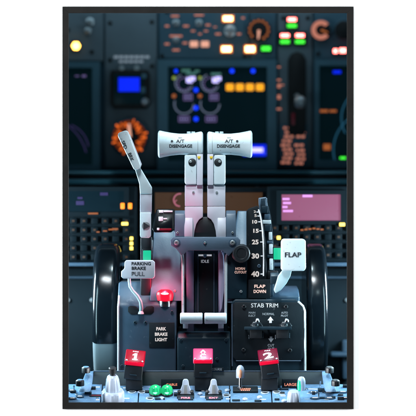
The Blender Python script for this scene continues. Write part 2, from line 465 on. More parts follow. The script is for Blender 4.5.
for cx in (191, 217):
    for i, (dx, dy_, w, h) in enumerate(((-3.4, 1, 2.6, 5), (-.3, -.2, 2.6, 4.6), (2.8, -.4, 2.6, 4.2), (-1, 3.2, 5, 1.4))):
        b = MB(); b.pbox(cx+dx-w/2, 79+dy_-h/2, cx+dx+w/2, 79+dy_+h/2, YS-.0015, .0012); b.build('engine_readout', glow_lavender, dc)
for px, py, w, h in ((188, 97, 9, 7), (214, 97, 9, 7), (184, 119, 11, 6), (211, 119, 11, 6)):
    b = MB(); b.rect_ring((X(px-w/2, YS), X(px+w/2, YS), Z(py+h/2, YS), Z(py-h/2, YS)), (X(px-w/2+1.1, YS), X(px+w/2-1.1, YS), Z(py+h/2-1.1, YS), Z(py-h/2+1.1, YS)), YS, .0012)
    rb = b.build('readout_box', glow_purple, dc)
    for i in range(3):
        b = MB(); b.pbox(px-w*.3+i*w*.22, py-h*.22, px-w*.3+i*w*.22+w*.14, py+h*.22, YS, .0012); b.build('readout_digit', glow_lavender_dim, rb)
bars([(186, 70.5, 9, 2.6), (197, 71, 5, 2), (191, 73.5, 10, 2), (216, 74, 10, 2.2)], YS, mat('glow_slate', (.1, .15, .2), .4, emit=(.15, .5, .35), strength=.28), dc, 'mode_text')
for px, py, r in ((196, 90, 2.2), (196, 108, 2.2), (196, 119, 2.2), (176, 71, 1.7), (232, 71, 2.2), (253, 71, 2.2)):
    b = MB(); b.disc(px, py, YS, r, .002); b.build('blue_symbol', glow_blue_dot, dc)
glow_olive = glow('glow_olive', (.4, .55, .08), .6)
for px in (174, 200):
    b = MB(); b.disc(px, 96, YS, 2, .002); b.build('orange_symbol', glow_orange_dim, dc)
    b = MB(); b.disc(px, 78, YS, 1.8, .002); b.build('green_symbol', glow_olive, dc)
for i in range(4):
    b = MB(); b.pbox(225.5+10*i, 83.2, 234.3+10*i, 91.2, YS, .009, .0085, 4); b.build('message_bar', glow_bar, dc)
b = MB(); b.pbox(243, 144.5, 266, 156, YS, .002, .001); b.build('blue_label', glow_blue, dc)
bars([(257, 150, 12, 4.5)], YS-.002, glow_lavender, dc, 'label_text')
dr = display('right display unit, dark screen with faint arcs right of the landing gear lever', (314, 60, 400, 168), (319, 66, 392, 160))
b = MB(); b.ring(372, 118, YS, 30, 31.2, 150, 260); b.ring(372, 150, YS, 38, 39.2, 165, 250); b.build('compass_arc', mat('glow_arc_teal', (.02, .05, .08), .4, emit=(.06, .35, .6), strength=.22), dr)
bars([(324, 111, 8, 2.6), (333, 111, 7, 2.4), (327, 147, 7, 6)], YS, glow_orange_dim, dr, 'amber_text')
bars([(337, 72, 8, 3)], YS, glow_blue, dr, 'blue_text'); bars([(343, 158, 6, 2)], YS, glow_green, dr, 'green_text')

# standby clock with blue screen
t = thing('clock_display', 'square standby clock with a glowing blue screen above the orange gauge', 'clock', P(130, 110, YP))
b = MB(); b.prism([(111, 70), (148, 70), (150, 74), (150, 104), (146, 109), (114, 109), (110, 104), (110, 74)], YP-.022, .022, .002); b.build('body', dial_black, t)
b = MB(); b.pbox(114, 74, 144, 104, YP-.025, .003, .001); b.build('face', screen_glass, t)
b = MB(); b.pbox(118.5, 77.5, 139.5, 91.5, YP-.027, .002); b.build('screen', glow_blue, t)
for px in (122, 137):
    b = MB(); b.disc(px, 68.5, YP-.02, 2.6, .02); b.build('button', grey_metal, t)
b = MB(); c = P(145, 102, YP-.022); b.lathe([(0, 0), (0, .010), (.012, .009), (.016, .006), (.017, 0)], c, (0, -1, 0), 20); b.build('knob', grey_metal, t)
bars([(144, 76, 5, 5), (143, 90, 5, 6)], YP-.026, bezel_teal, t, 'side_key')

def gauge(label, cx, cy, r, ring_m, a0, a1, needle, nm, n=11, tick=1.6, dots=True, spokes=False):
    t = thing('round_gauge', label, 'gauge', P(cx, cy+r, YP), 'round gauges in the instrument panel')
    b = MB(); b.disc(cx, cy, YP-.016, r, .016, 40); b.build('case', panel_teal, t)
    b = MB(); b.disc(cx, cy, YP-.018, r*.93, .002, 40); b.build('dial', dial_black, t)
    b = MB()
    for i in range(n):
        a = R(a0+(a1-a0)*i/(n-1)); rr = r*.72
        if spokes:
            r0, r1, w_ = r*(.42+.10*((i*7) % 4)), r*(.70+.09*((i*11) % 4)), r*(.018+.010*(i % 3))
            ca, sa = math.cos(a), math.sin(a)
            b.prism([(cx+ca*r0-sa*w_, cy+sa*r0+ca*w_), (cx+ca*r0+sa*w_, cy+sa*r0-ca*w_), (cx+ca*r1+sa*w_*1.4, cy+sa*r1-ca*w_*1.4), (cx+ca*r1-sa*w_*1.4, cy+sa*r1+ca*w_*1.4)], YP-.0195, .0015)
        elif dots: b.disc(cx+rr*math.cos(a), cy+rr*math.sin(a), YP-.0195, tick, .0015, 10)
    if spokes: pass
    if not dots: b.ring(cx, cy, YP-.0195, r*.5, r*.92, a0, a1, .0015)
    b.build('scale', ring_m, t)
    c, s_ = math.cos(R(needle)), math.sin(R(needle))
    if spokes:
        b = MB(); b.ring(cx, cy, YP-.0185, r*.5, r*.88, 0, 360, .0004); b.build('glow_ring', glow_ember, t)
    b = MB(); w = r*.11
    b.prism([(cx-s_*w, cy+c*w), (cx+s_*w, cy-c*w), (cx+c*r*.7+s_*w*.5, cy+s_*r*.7-c*w*.5), (cx+c*r*.7-s_*w*.5, cy+s_*r*.7+c*w*.5)], YP-.021, .0015)
    b.build('needle', nm, t)
    return t
gauge('round gauge lit orange behind the speed brake knob', 129.5, 137, 19, glow_orange, -215, 125, -92, glow_peach, 23, 2.7, spokes=True)
gauge('round dial with peach ticks and one bright needle at top of panel', 259, 30, 13, glow_orange_dim, -220, 60, 95, glow_peach, 12, 1.4)
gauge('round gauge with a thick broken peach ring right of the gear lights', 321, 30, 10.5, glow_coral, 40, 320, 20, glow_orange_dim, dots=False)
g = gauge('round unlit gauge in the upper right corner', 344, 30, 10, dial_black, 0, 300, 60, dial_black, 8, 1)

# warning and annunciator lights
def lit(label, px, py, w, h, m, cat='warning light', group='lit annunciators of the instrument panel', hexa=False):
    t = thing('annunciator_light', label, cat, P(px, py+h/2, YP), group)
    b = MB()
    if hexa: b.disc(px, py, YP-.006, w/2+1.5, .006, 6)
    else: b.pbox(px-w/2-1.3, py-h/2-1.3, px+w/2+1.3, py+h/2+1.3, YP-.006, .006, .001)
    b.build('housing', glow_rim if m is glow_warm else dial_black, t)  # warm lights: orange fringe of the lens put into the housing as emission
    b = MB()
    if hexa: b.disc(px, py, YP-.010, w/2, .004, 6)
    else: b.pbox(px-w/2, py-h/2, px+w/2, py+h/2, YP-.010, .004, .001)
    b.build('lens', m, t)
    return t
lit('round amber caution light glowing at the left edge of the panel', 76, 46, 8.5, 8.5, glow_amber, hexa=True)
lit('white hot annunciator, upper of the pair above the message bar', 228, 18.5, 9, 4.5, glow_warm)
lit('white hot annunciator below the grey rotary switch', 226.5, 49, 9, 5, glow_warm)
lit('white hot annunciator under the dial with the bright needle', 250, 49, 9, 5.5, glow_warm)
lit('green annunciator beside the white hot one under the dial', 266, 48.5, 9, 4.5, glow_green)
for lab, px, py in (('top', 292, 17), ('lower left', 285, 33), ('lower right', 300, 33)):
    t = thing('gear_light', lab+' landing gear light of three, red over green', 'indicator light', P(px, py+12, YP), 'landing gear lights red over green')
    b = MB(); b.pbox(px-6.5, py-1.5, px+6.5, py+12, YP-.006, .006, .001); b.build('housing', dial_black, t)
    b = MB(); b.pbox(px-4.2, py+.8, px+4.2, py+4, YP-.010, .004, .001); b.build('red_lens', glow_red, t)
    b = MB(); b.pbox(px-4.6, py+7, px+4.6, py+10.4, YP-.010, .004, .001); b.build('green_lens', glow_green, t)
lit('red warning light, left one of the pair under the right gauges', 335.5, 51, 4, 4, glow_red)
lit('red warning light, right one of the pair under the right gauges', 343, 50.5, 6.5, 4.5, glow_red)

# landing gear lever in its slot
t = thing('landing_gear_lever', 'landing gear lever standing in a dark upright slot below the gear lights', 'lever', P(297, 136, YP))
b = MB(); b.prism([(288, 60), (291, 54), (297, 51.5), (303, 54), (306, 60), (306, 132), (303, 135), (291, 135), (288, 132)], YP-.006, .006, .001); b.build('slot_plate', dial_black, t)
b = MB(); b.tube([P(297, 96, YP-.008), P(298.5, 100, YP-.05)], .007); b.build('lever_arm', grey_metal, t)
b = MB(); b.lathe([(-.014, 0), (-.013, .010), (-.006, .016), (.006, .016), (.013, .010), (.014, 0)], P(300, 102, YP-.055), (1, 0, 0), 20); b.build('lever_knob', grey_metal, t)
b = MB(); b.pbox(291.6, 113, 294.8, 125, YP-.010, .004, .001); b.build('lock_trigger', red_paint, t)

# ------------------------------------------------------------------ ledge under the panel
t = thing('panel_ledge', 'wide dark teal ledge running under the instrument panel', 'ledge', P(208, 196, 1.0))
YL = .98
b = MB(); b.pbox(-40, 170.5, 456, 174, YL, .30, .003); b.build('upper_lip', ledge_teal, t)
b = MB(); b.pbox(-40, 175, 456, 178.5, YL+.02, .2, .003); b.build('groove_rail', shell_dark, t)
b = MB(); b.pbox(-40, 179, 456, 184, YL-.01, .28, .006, 3); b.build('lower_lip', ledge_teal, t)
b = MB(); b.pbox(-40, 185, 456, 300, YL+.03, .02, .002); b.build('apron', plate_black, t)
for px in (71, 257):
    b = MB(); b.disc(px, 188, YL+.024, 2.5, .006); b.build('fastener', bezel_teal, t)

# ------------------------------------------------------------------ keypad units either side
YK = .52
def keypad(label, x0, x1, screen, sm, cols, rows, kx, ky, stepx, stepy):
    t = thing('keypad_unit', label, 'keypad', P((x0+x1)/2, 268, YK), 'flight computer keypads beside the throttle stand')
    b = MB(); b.pbox(x0, 186, x1, 262, YK, .12, .004); b.build('body', key_black, t)
    b = MB(); b.pbox(x0, 262.5, x1, 266.5, YK-.012, .12, .003); b.build('lower_edge', stand_grey, t)
    b = MB(); b.rect_ring((X(screen[0]-5, YK), X(screen[2]+5, YK), Z(screen[3]+4, YK), Z(screen[1]-4, YK)), (X(screen[0], YK), X(screen[2], YK), Z(screen[3], YK), Z(screen[1], YK)), YK-.006, .0055)
    b.build('screen_surround', key_black, t)
    b = MB(); b.pbox(screen[0]-.5, screen[1]-.5, screen[2]+.5, screen[3]+.5, YK-.003, .0025); b.build('screen', sm, t)
    key = leg = None; base = ORIGIN[t.name]
    for r in range(rows):
        for c in range(cols):
            px, py = kx+c*stepx, ky+r*stepy
            if key is None:
                b = MB(); b.pbox(px-3.4, py-3, px+3.4, py+3, YK-.007, .007, .0015); key = b.build('key', key_black, t)
                b = MB(); b.pbox(px-1.2, py-1.0, px+1.2, py+.9, YK-.0078, .0008); leg = b.build('key_legend', glow_key, key)
                leg.parent = key; p0 = P(px, py, YK)
                continue
            d = P(px, py, YK)-p0
            o = key.copy(); COL.objects.link(o); o.parent = t; o.location = d
            if (r*3+c*5) % 4:
                l2 = leg.copy(); COL.objects.link(l2); l2.parent = o
    return t
kl = keypad('left keypad unit with a dark screen and amber lit keys', 20, 136, (60, 191, 124, 212), screen_glass, 8, 5, 52, 221, 10.6, 9)
bars([(80, 203, 8, 4), (80, 198, 5, 2), (104, 194, 8, 3)], YK-.004, glow_violet_dim, kl, 'screen_text')
for px in (122.5, 130):
    b = MB(); b.pbox(px-2, 203, px+2, 209, YK-.009, .005, .0015); b.build('amber_lamp', glow('glow_key_amber', (1, .25, .02), 2.2), kl)
b = MB(); b.pbox(121.5, 222.2, 128, 225.3, YK-.011, .005, .001); b.build('yellow_lamp', glow_yellow, kl)
for py in (238.5, 243.5, 248.3):
    b = MB(); b.pbox(129.8, py-1.7, 133, py+1.7, YK-.011, .005, .001); b.build('yellow_lamp', glow_yellow, kl)
bars([(93, 213.5, 10, 1.6), (115, 229, 6, 1.5), (111, 229.5, 5, 1.4), (105, 231, 4, 1.2), (98, 232, 3, 1.2)], YK-.009, glow_orange_dim, kl, 'orange_legend')
kr = keypad('right keypad unit with a glowing pink screen', 268, 400, (281.5, 194.5, 340.5, 220.5), glow_pink_screen, 10, 4, 275, 228, 10.6, 9)
bars([(286, 199, 7, 2.2), (287, 203, 8, 2.2), (285, 207, 5, 2.2), (288, 211, 10, 2.2), (307.5, 196, 10, 2.4)], YK-.0045, glow_pink_text, kr, 'screen_text')
b = MB(); b.pbox(339.5, 222.8, 345, 226.2, YK-.011, .005, .001); b.build('yellow_lamp', glow_yellow, kr)
b = MB(); b.pbox(277, 236, 280.5, 239.5, YK-.011, .005, .001); b.build('yellow_lamp', glow_yellow, kr)
bars([(302+4*i, 228.5+abs(i-3)*.5, 3, 1.5) for i in range(6)], YK-.009, glow_orange_dim, kr, 'orange_legend')

# brown lower display behind the stems
t = thing('lower_display', 'low brown glowing display behind the thrust lever stems', 'display', P(208, 232, .60))
b = MB(); b.pbox(148, 187, 270, 262, .60, .06, .004); b.build('body', plate_black, t)
b = MB(); b.pbox(155, 192.5, 262.5, 213, .597, .0025); b.build('screen', glow_brown, t)
b = MB(); b.ring(180, 200, .594, 5.5, 7, 90, 280); b.ring(178, 203, .594, 2.6, 3.6, 60, 250); b.build('screen_arc', glow('glow_rose', (.8, .25, .35), .5), t)

# dark side walls of the footwell
for lab, x0, x1, px in (('left dark footwell panel below the keypad beside the trim wheel', 10, 150, 80), ('right dark footwell panel below the keypad beside the trim wheel', 262, 420, 335)):
    t = thing('footwell_panel', lab, 'panel', P(px, 430, .66), 'footwell panels beside the stand')
    b = MB(); b.pbox(x0, 268, x1, 440, .62, .02, .004); b.build('sheet', sheet_dark, t)
    b = MB(); b.pbox(x0, 276, x1, 279, .612, .009, .002); b.build('rib', stand_grey, t)
    for dx in (-1, 1):
        b = MB(); b.disc(px+dx*12, 300, .614, 2.2, .006); b.build('fastener', grey_metal, t)
t = thing('rudder_pedal', 'dim rudder pedal bracket in the dark lower right corner', 'pedal', P(340, 372, .6))
b = MB(); b.pbox(330, 352, 360, 358, .575, .04, .006, 3); b.build('pedal_bar', stand_grey, t)
b = MB(); b.pbox(342, 340, 350, 380, .59, .028, .005, 3); b.build('pedal_arm', stand_grey, t)

# ------------------------------------------------------------------ trim wheels
def wheel(label, x0, x1, flip):
    yc = .332; rad = .150; zc = Z(243.5, yc)-rad
    xa, xb = X(x0, .185), X(x1, .185); w = xb-xa; cx = (xa+xb)/2
    t = thing('trim_wheel', label, 'trim wheel', (cx, yc, zc-rad), 'black trim wheels either side of the stand')
    def prof(inset, rr):
        h = w/2-inset
        return [(-h, rr-.045), (-h, rr-.024), (-h*.985, rr-.0165), (-h*.94, rr-.0105), (-h*.86, rr-.0058), (-h*.74, rr-.0024), (-h*.60, rr-.0006), (-h*.45, rr), (h*.45, rr), (h*.60, rr-.0006), (h*.74, rr-.0024), (h*.86, rr-.0058), (h*.94, rr-.0105), (h*.985, rr-.0165), (h, rr-.024), (h, rr-.045)]
    o = (cx, yc, zc)
    # angle 0 faces the viewer; the lathe turns about +x from -y towards -z
    b = MB(); b.lathe(prof(0, rad), o, (1, 0, 0), 96, *((R(50), R(378.5)) if not flip else (0, 2*math.pi))); b.build('rim', gloss_black, t)
    b = MB()
    if flip: b.bm.free()
    else: b.lathe(prof(.0008, rad-.0006), o, (1, 0, 0), 14, R(18.6), R(49.9)); b.build('index_band', band_grey, t)
    b = MB(); b.lathe([(-.008, .03), (-.006, rad-.043), (.006, rad-.043), (.008, .03)], o, (1, 0, 0), 64); b.build('web', rubber_black, t)
    b = MB(); b.cyl((cx-.02, yc, zc), (1, 0, 0), .034, .04, 32); b.build('hub', steel, t)
    return t
wheel('left black trim wheel with a pale grey band at its foot', 91.5, 118.2, 0)
wheel('right black trim wheel behind the flap handle', 307.2, 329, 1)

# ------------------------------------------------------------------ throttle stand
YB = .135
st = thing('throttle_stand', 'blue grey throttle stand carrying the levers, with rounded boxes either side', 'control stand', P(208, 388, .20))
# three lower boxes
b = MB(); b.side([(YB, 374), (YB, 306), (YB+.005, 302.5), (YB+.05, 283), (.27, 283), (.27, 374)], 117.5, 176.5, YB, .004, 3); lb = b.build('brake_box', stand_grey, st)
b = MB(); b.side([(YB-.004, 374), (YB-.004, 338), (YB+.006, 333), (.26, 330), (.26, 374)], 177.2, 230.6, YB, .003, 3); b.build('centre_box', stand_dark, st)
b = MB(); b.prism([(231.2, 303), (235, 299.2), (296, 299.2), (302, 303), (305, 309), (306, 374), (231.2, 374)], YB, .12, .003, 3); b.build('trim_box', stand_dark, st)
b = MB(); b.side([(YB+.02, 303), (YB+.02, 297), (YB+.06, 290), (.26, 288), (.26, 303)], 232, 300, YB, .003, 3); b.build('trim_box_top', stand_grey, st)
b = MB(); b.tube([P(118.2, 374, YB-.001), P(118.2, 307, YB-.001), P(118.6, 302.5, YB+.004), P(119, 296, YB+.018)], .0019, 10); b.build('edge_highlight', white_enamel, st)  # edge highlight built as a white tube along the box
b = MB(); b.tube([P(305.2, 374, YB-.002), P(304.8, 311, YB-.002), P(303, 306, YB-.002), P(298, 301.5, YB-.002)], .0022, 10); b.build('edge_highlight', white_enamel, st)  # bright lit edge of the right box, built as a white tube
b = MB(); b.tube([P(232.2, 366, YB-.001), P(232.2, 304, YB-.001)], .0012, 8); b.build('edge_highlight', stand_blue, st)
b = MB(); b.prism([(128, 307), (130, 305.8), (136, 306.3), (139, 309.2), (143.5, 309.2), (146.5, 306.3), (152, 305.8), (154, 307), (154, 311.5), (151, 314.5), (131, 314.5), (128, 311.5)], YB-.001, .002, .0005); b.build('lever_slot', rubber_black, st)
for px, py in ((135, 322.5), (145.5, 322.5), (172, 312), (122, 366)): screw(px, py, YB-.0004, 1.6, st, stand_dark)
for px, py in ((181, 340), (226, 340), (183, 366), (217, 359)): screw(px, py, YB-.0045, 1.5, st, stand_dark)
b = MB(); b.pbox(149, 322.5, 174.5, 347.5, YB-.0016, .0022, .0008); pk = b.build('brake_placard', plate_black, st)
letters([('PARK', 161.2, 328.8, YB-.0016, 3.3, 9.8, 0, .03), ('BRAKE', 161.2, 334.2, YB-.0016, 3.3, 12.6, 0, .03), ('LIGHT', 161.2, 339.6, YB-.0016, 3.3, 12, 0, .03)], legend_pale, pk)

# sloping upper body, gate and bracket
def yslope(py): return .142+(300-py)*.0011
b = MB(); b.slab([(150, 301, yslope(301)), (183, 301, yslope(301)), (183, 258, yslope(258)), (179, 252, yslope(252)), (175, 246, yslope(246)), (175, 231, yslope(231)), (154, 231, yslope(231))], .06, .002)
b.build('upper_slope', stand_blue, st)
b = MB(); b.slab([(225, 303, yslope(303)), (250, 303, yslope(303)), (250, 211, yslope(211)), (238, 211, yslope(211)), (233, 248, yslope(248)), (227, 256, yslope(256))], .06, .002)
b.build('upper_slope', stand_grey, st)
b = MB(); b.pbox(140.5, 237, 151.5, 300, .155, .06, .003); b.build('lever_well', rubber_black, st)
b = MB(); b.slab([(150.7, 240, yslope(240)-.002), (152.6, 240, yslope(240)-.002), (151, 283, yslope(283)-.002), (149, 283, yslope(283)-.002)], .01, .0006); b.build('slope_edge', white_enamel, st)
b = MB(); b.pbox(181, 246, 228, 336, .172, .05, .002); b.build('gate_base', stand_dark, st)
b = MB(); b.pbox(194.5, 251, 217.5, 318, .160, .014, .002); b.build('gate_plate', stand_dark, st)
b = MB(); b.pbox(197, 253, 215, 316, .157, .006, .0015); gp = b.build('gate_strip', plate_black, st)
b = MB(); b.pbox(197.6, 253.5, 198.4, 316, .1555, .002); b.pbox(213.6, 253.5, 214.4, 316, .1555, .002); b.build('gate_edge', stand_grey, st)
b = MB()
for x0, x1 in ((186.5, 194), (218, 224)):
    b.side([(.168, 333), (.158, 310), (.152, 290), (.150, 270), (.152, 251), (.172, 249), (.172, 333)], x0, x1, .16, .0015)
b.build('gate_cheek', mat('cheek_lavender', (.10, .12, .20), .35, vary=.2, bump=.1), st)
b = MB(); b.prism([(218.5, 254), (221.5, 250.5), (223.5, 256), (224.2, 290), (222, 308), (219.5, 313), (218.8, 290)], .1475, .004, .001); b.build('reverse_arm', mat('arm_lavender', (.36, .36, .52), .35, vary=.1), st)
letters([('IDLE', 205, 261.3, .157, 2.9, 7.8)], legend_white, gp)
bars([(200.8, 255.3, 5, 1.7), (209.2, 255.3, 5, 1.7)], .1562, legend_white, gp)
screw(205, 256, .1568, 1.9, st, stand_grey)
# rails
b = MB(); b.slab([(180.4, 252, .139), (183.2, 252, .139), (184.2, 262, .136), (184.2, 322, .132), (181.6, 322, .132), (181.6, 262, .136)], .006, .0012); b.build('gate_rail', white_enamel, st)
b = MB(); b.slab([(225.4, 255, .139), (228.0, 252, .139), (227.4, 262, .136), (227.0, 322, .132), (224.4, 322, .132), (224.4, 262, .136)], .006, .0012); b.build('gate_rail', white_enamel, st)
# cross bracket
YC = .126
b = MB(); b.prism([(170.3, 240), (173, 237), (237.5, 237), (240.3, 240), (240, 245.5), (236, 248), (231.5, 253), (228.5, 256.2), (226, 253.5), (222, 250.6), (188, 250.6), (184.5, 253.5), (181.5, 255.6), (178.5, 251), (174, 247.2), (170.6, 245.5)], YC, .012, .0012, 2)
b.build('cross_bracket', stand_blue, st)
for px in (176.5, 205, 232.5): 
    b = MB(); b.disc(px, 242.8, YC-.0008, 4.0 if px != 205 else 2, .001, 24); b.build('washer', stand_grey, st)
    screw(px, 242.8, YC-.0008, 2.6 if px != 205 else 1.2, st)
for x0, x1, s0 in ((174.6, 185, 177.5), (226, 236, 232.5)):
    b = MB(); b.side([(YC+.004, 238), (YC+.004, 222), (YC+.009, 214), (YC+.018, 210.5), (YC+.035, 210.5), (YC+.035, 238)], x0, x1, YC, .0018, 3); b.build('upright', stand_blue, st)
    screw(s0, 232.5, YC+.0036, 1.2, st)
b = MB(); b.prism([(199, 217), (211, 217), (214.5, 224), (217, 238), (193, 238), (195.5, 224)], .140, .03, .001); b.build('pivot_cover', rubber_black, st)
# reverse lever bars at the bottom of the gate
for x0, x1 in ((180.2, 202.6), (204.4, 226.6)):
    b = MB(); h = X(x1, .12)-X(x0, .12); r = 5.6*k(.12)
    b.lathe([(0, 0), (0, r*.88), (.0015, r), (h*.5, r*.97), (h-.0015, r), (h, r*.88), (h, 0)], P(x0, 318.3, .124), (1, 0, 0), 28); b.build('stop_bar', white_enamel, st)
for x0, x1 in ((183, 188), (218.5, 223.5)):
    b = MB(); b.pbox(x0, 321, x1, 328.5, .130, .02, .001); b.build('stop_tab', lever_paint, st)
for px, py in ((175, 291), (240, 291), (238, 280)): screw(px, py, yslope(py)-.0006, 1.3, st)

# flap scale plate
YF = .140
fs = [(246.5, 300), (246.5, 211), (249, 208.4), (257.5, 205.5), (260.8, 212), (263.5, 226), (265.6, 246), (266.4, 270), (266.4, 300)]
b = MB(); b.prism(fs, YF, .018, .0018); fp = b.build('flap_scale', plate_black, st)
b = MB()
arc = [(258.4, 209.5), (259.8, 214), (261.2, 221), (262.4, 231), (263.2, 243), (263.6, 257), (263.5, 276)]
b.tube([P(a, c, YF-.0004) for a, c in arc], .0013, 8)
for (a, c) in ((258.3, 212), (259.2, 216), (260, 221.8), (261.2, 230.8), (262, 242), (262.4, 256), (262.3, 274)): b.pbox(a-1.8, c-.5, a+.8, c+.5, YF-.001, .0015)
b.build('scale_line', legend_white, fp)
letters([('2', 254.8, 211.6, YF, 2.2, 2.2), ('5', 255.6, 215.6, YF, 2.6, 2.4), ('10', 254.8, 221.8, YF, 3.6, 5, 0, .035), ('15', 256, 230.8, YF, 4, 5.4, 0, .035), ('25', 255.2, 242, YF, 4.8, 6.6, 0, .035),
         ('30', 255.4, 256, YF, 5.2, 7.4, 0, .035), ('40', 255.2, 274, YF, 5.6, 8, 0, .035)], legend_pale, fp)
b = MB(); b.pbox(226.8, 250.5, 247.2, 299, YF-.003, .012, .002); hp = b.build('horn_plate', stand_dark, st)
b = MB(); b.pbox(248.5, 279.5, 270.5, 298.5, YF-.004, .006, .001); dp = b.build('flap_placard', plate_black, st)
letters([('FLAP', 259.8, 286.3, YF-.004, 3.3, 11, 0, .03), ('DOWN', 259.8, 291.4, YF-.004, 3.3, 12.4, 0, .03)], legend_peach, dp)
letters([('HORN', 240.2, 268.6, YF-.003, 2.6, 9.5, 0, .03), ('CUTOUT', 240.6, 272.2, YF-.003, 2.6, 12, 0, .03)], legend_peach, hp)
b = MB(); r = 9*k(YF); b.lathe([(0, 0), (0, r*1.05), (.004, r*1.05), (.005, r), (.020, r*.95), (.022, r*.88), (.0222, r*.62), (.021, r*.58), (.021, 0)], P(241.2, 253.3, YF-.003), (0, -1, 0), 40,
    flute=lambda a, t: .022*math.cos(a*18) if .004 < t < .0215 else 0); b.build('horn_knob', rubber_black, st)
screw(241, 291.5, YF-.0034, 1.4, st); screw(259, 266, YF-.0004, 1.8, st, stand_grey)

# notched flap track
ft = MB(); tr = [(258.5, 199), (264, 198.5), (267.5, 203), (270.5, 215), (272.5, 232), (274, 252), (274.5, 300), (266.8, 300), (266, 262), (264, 232), (260.8, 212)]
ft.prism(tr, YF+.02, .012, .001); ft.build('flap_track', stand_dark, st)
b = MB(); b.tube([P(260, 210, YF+.012), P(259.5, 198.5, YF+.012), P(266, 198, YF+.012)], .0022, 8); b.tube([P(266, 198, YF+.012), P(266.5, 206, YF+.016)], .0018, 8); b.build('track_hook', stand_blue, st)
for (x0, y0, x1, y1, m) in ((261.5, 206, 268, 213, stand_dark), (264.5, 214, 269.5, 219.5, stand_grey), (262.5, 220, 271, 223.8, white_enamel), (264.5, 224.5, 270.5, 231, stand_dark),
                            (268.8, 232, 272, 240, white_enamel), (267, 241, 272.5, 243.5, stand_grey), (269, 244, 272.8, 254, white_enamel), (267.4, 255, 273, 258, stand_dark), (269.4, 258.5, 273, 270, white_enamel), (267.5, 271, 278, 279, rubber_black), (268, 280, 273.5, 296, stand_grey)):
    b = MB(); b.pbox(x0, y0, x1, y1, YF+.008, .016, .0012); b.build('track_notch', m, st)

# black guarded switch block on the left shoulder
t = thing('switch_block', 'black rounded switch block with white marks beside the left thrust lever', 'switch', P(163, 234, .15))
b = MB(); b.slab([(156.5, 209, .152), (174.6, 209, .152), (174, 229.5, .134), (171.5, 232.5, .134), (154, 232.5, .134), (152, 229, .136)], .03, .0025, 3); b.build('body', gloss_black, t)
b = MB(); b.pbox(159, 210, 163.2, 212.6, .145, .008, .0006); b.pbox(163.6, 210.6, 172.5, 212, .145, .008, .0004); b.pbox(158.6, 216.6, 163, 221, .1395, .008, .0008); b.pbox(163.4, 218, 167, 219.4, .1395, .008, .0004); b.build('white_mark', legend_white, t)
b = MB(); b.pbox(159.5, 228.3, 171.5, 230.4, .1325, .004, .0006); b.build('red_mark', red_paint, t)
b = MB(); b.pbox(157, 227.8, 159.3, 230.2, .1325, .004, .0006); b.build('white_dot', legend_white, t)

# red parking brake lamp
t = thing('parking_brake_lamp', 'glowing red domed lamp on top of the left box of the stand', 'warning lamp', P(165, 303, .146))
c = P(165, 306.5, .144); q = k(.144)
b = MB(); b.lathe([(0, 0), (0, 6.2*q), (5*q, 6.2*q), (6*q, 5.6*q), (7.5*q, 5.6*q), (7.5*q, 0)], c, (0, 0, 1), 32); b.build('socket', steel, t)
b = MB(); b.lathe([(6*q, 0), (6*q, 7.6*q), (11*q, 8.4*q), (13.5*q, 8.2*q), (15.5*q, 7*q), (17*q, 4.5*q), (17.4*q, 0)], c, (0, 0, 1), 36, flute=lambda a, t: .02*math.cos(a*24)); b.build('lens', glow_park, t)
b = MB(); b.lathe([(-4*q, 0), (-3*q, .8*q), (0, 1.2*q), (3*q, .8*q), (4*q, 0)], c+Vector((0, -7.9*q, 13.2*q)), (1, 0, 0), 16); b.build('filament_glow', glow_park_core, t)
lamp('parking_brake_glow', 'POINT', P(165, 288, .126), None, .34, (1, .03, .10), .010)

# small green pilot lights
for lab, px, py, m in (('green pilot light behind the parking brake placard', 147, 256, glow_teal), ('green pilot light between the flap track and flap handle', 277.5, 253.5, glow_teal)):
    t = thing('pilot_light', lab, 'indicator light', P(px, py+7, .16), 'green pilot lights of the stand')
    b = MB(); b.pbox(px-4.5, py-7, px+4.5, py+7, .151, .004, .001); b.build('housing', rubber_black, t)
    b = MB(); b.pbox(px-3.9, py-5.5, px+3.9, py+6, .148, .004, .0012); b.build('lens', m, t)

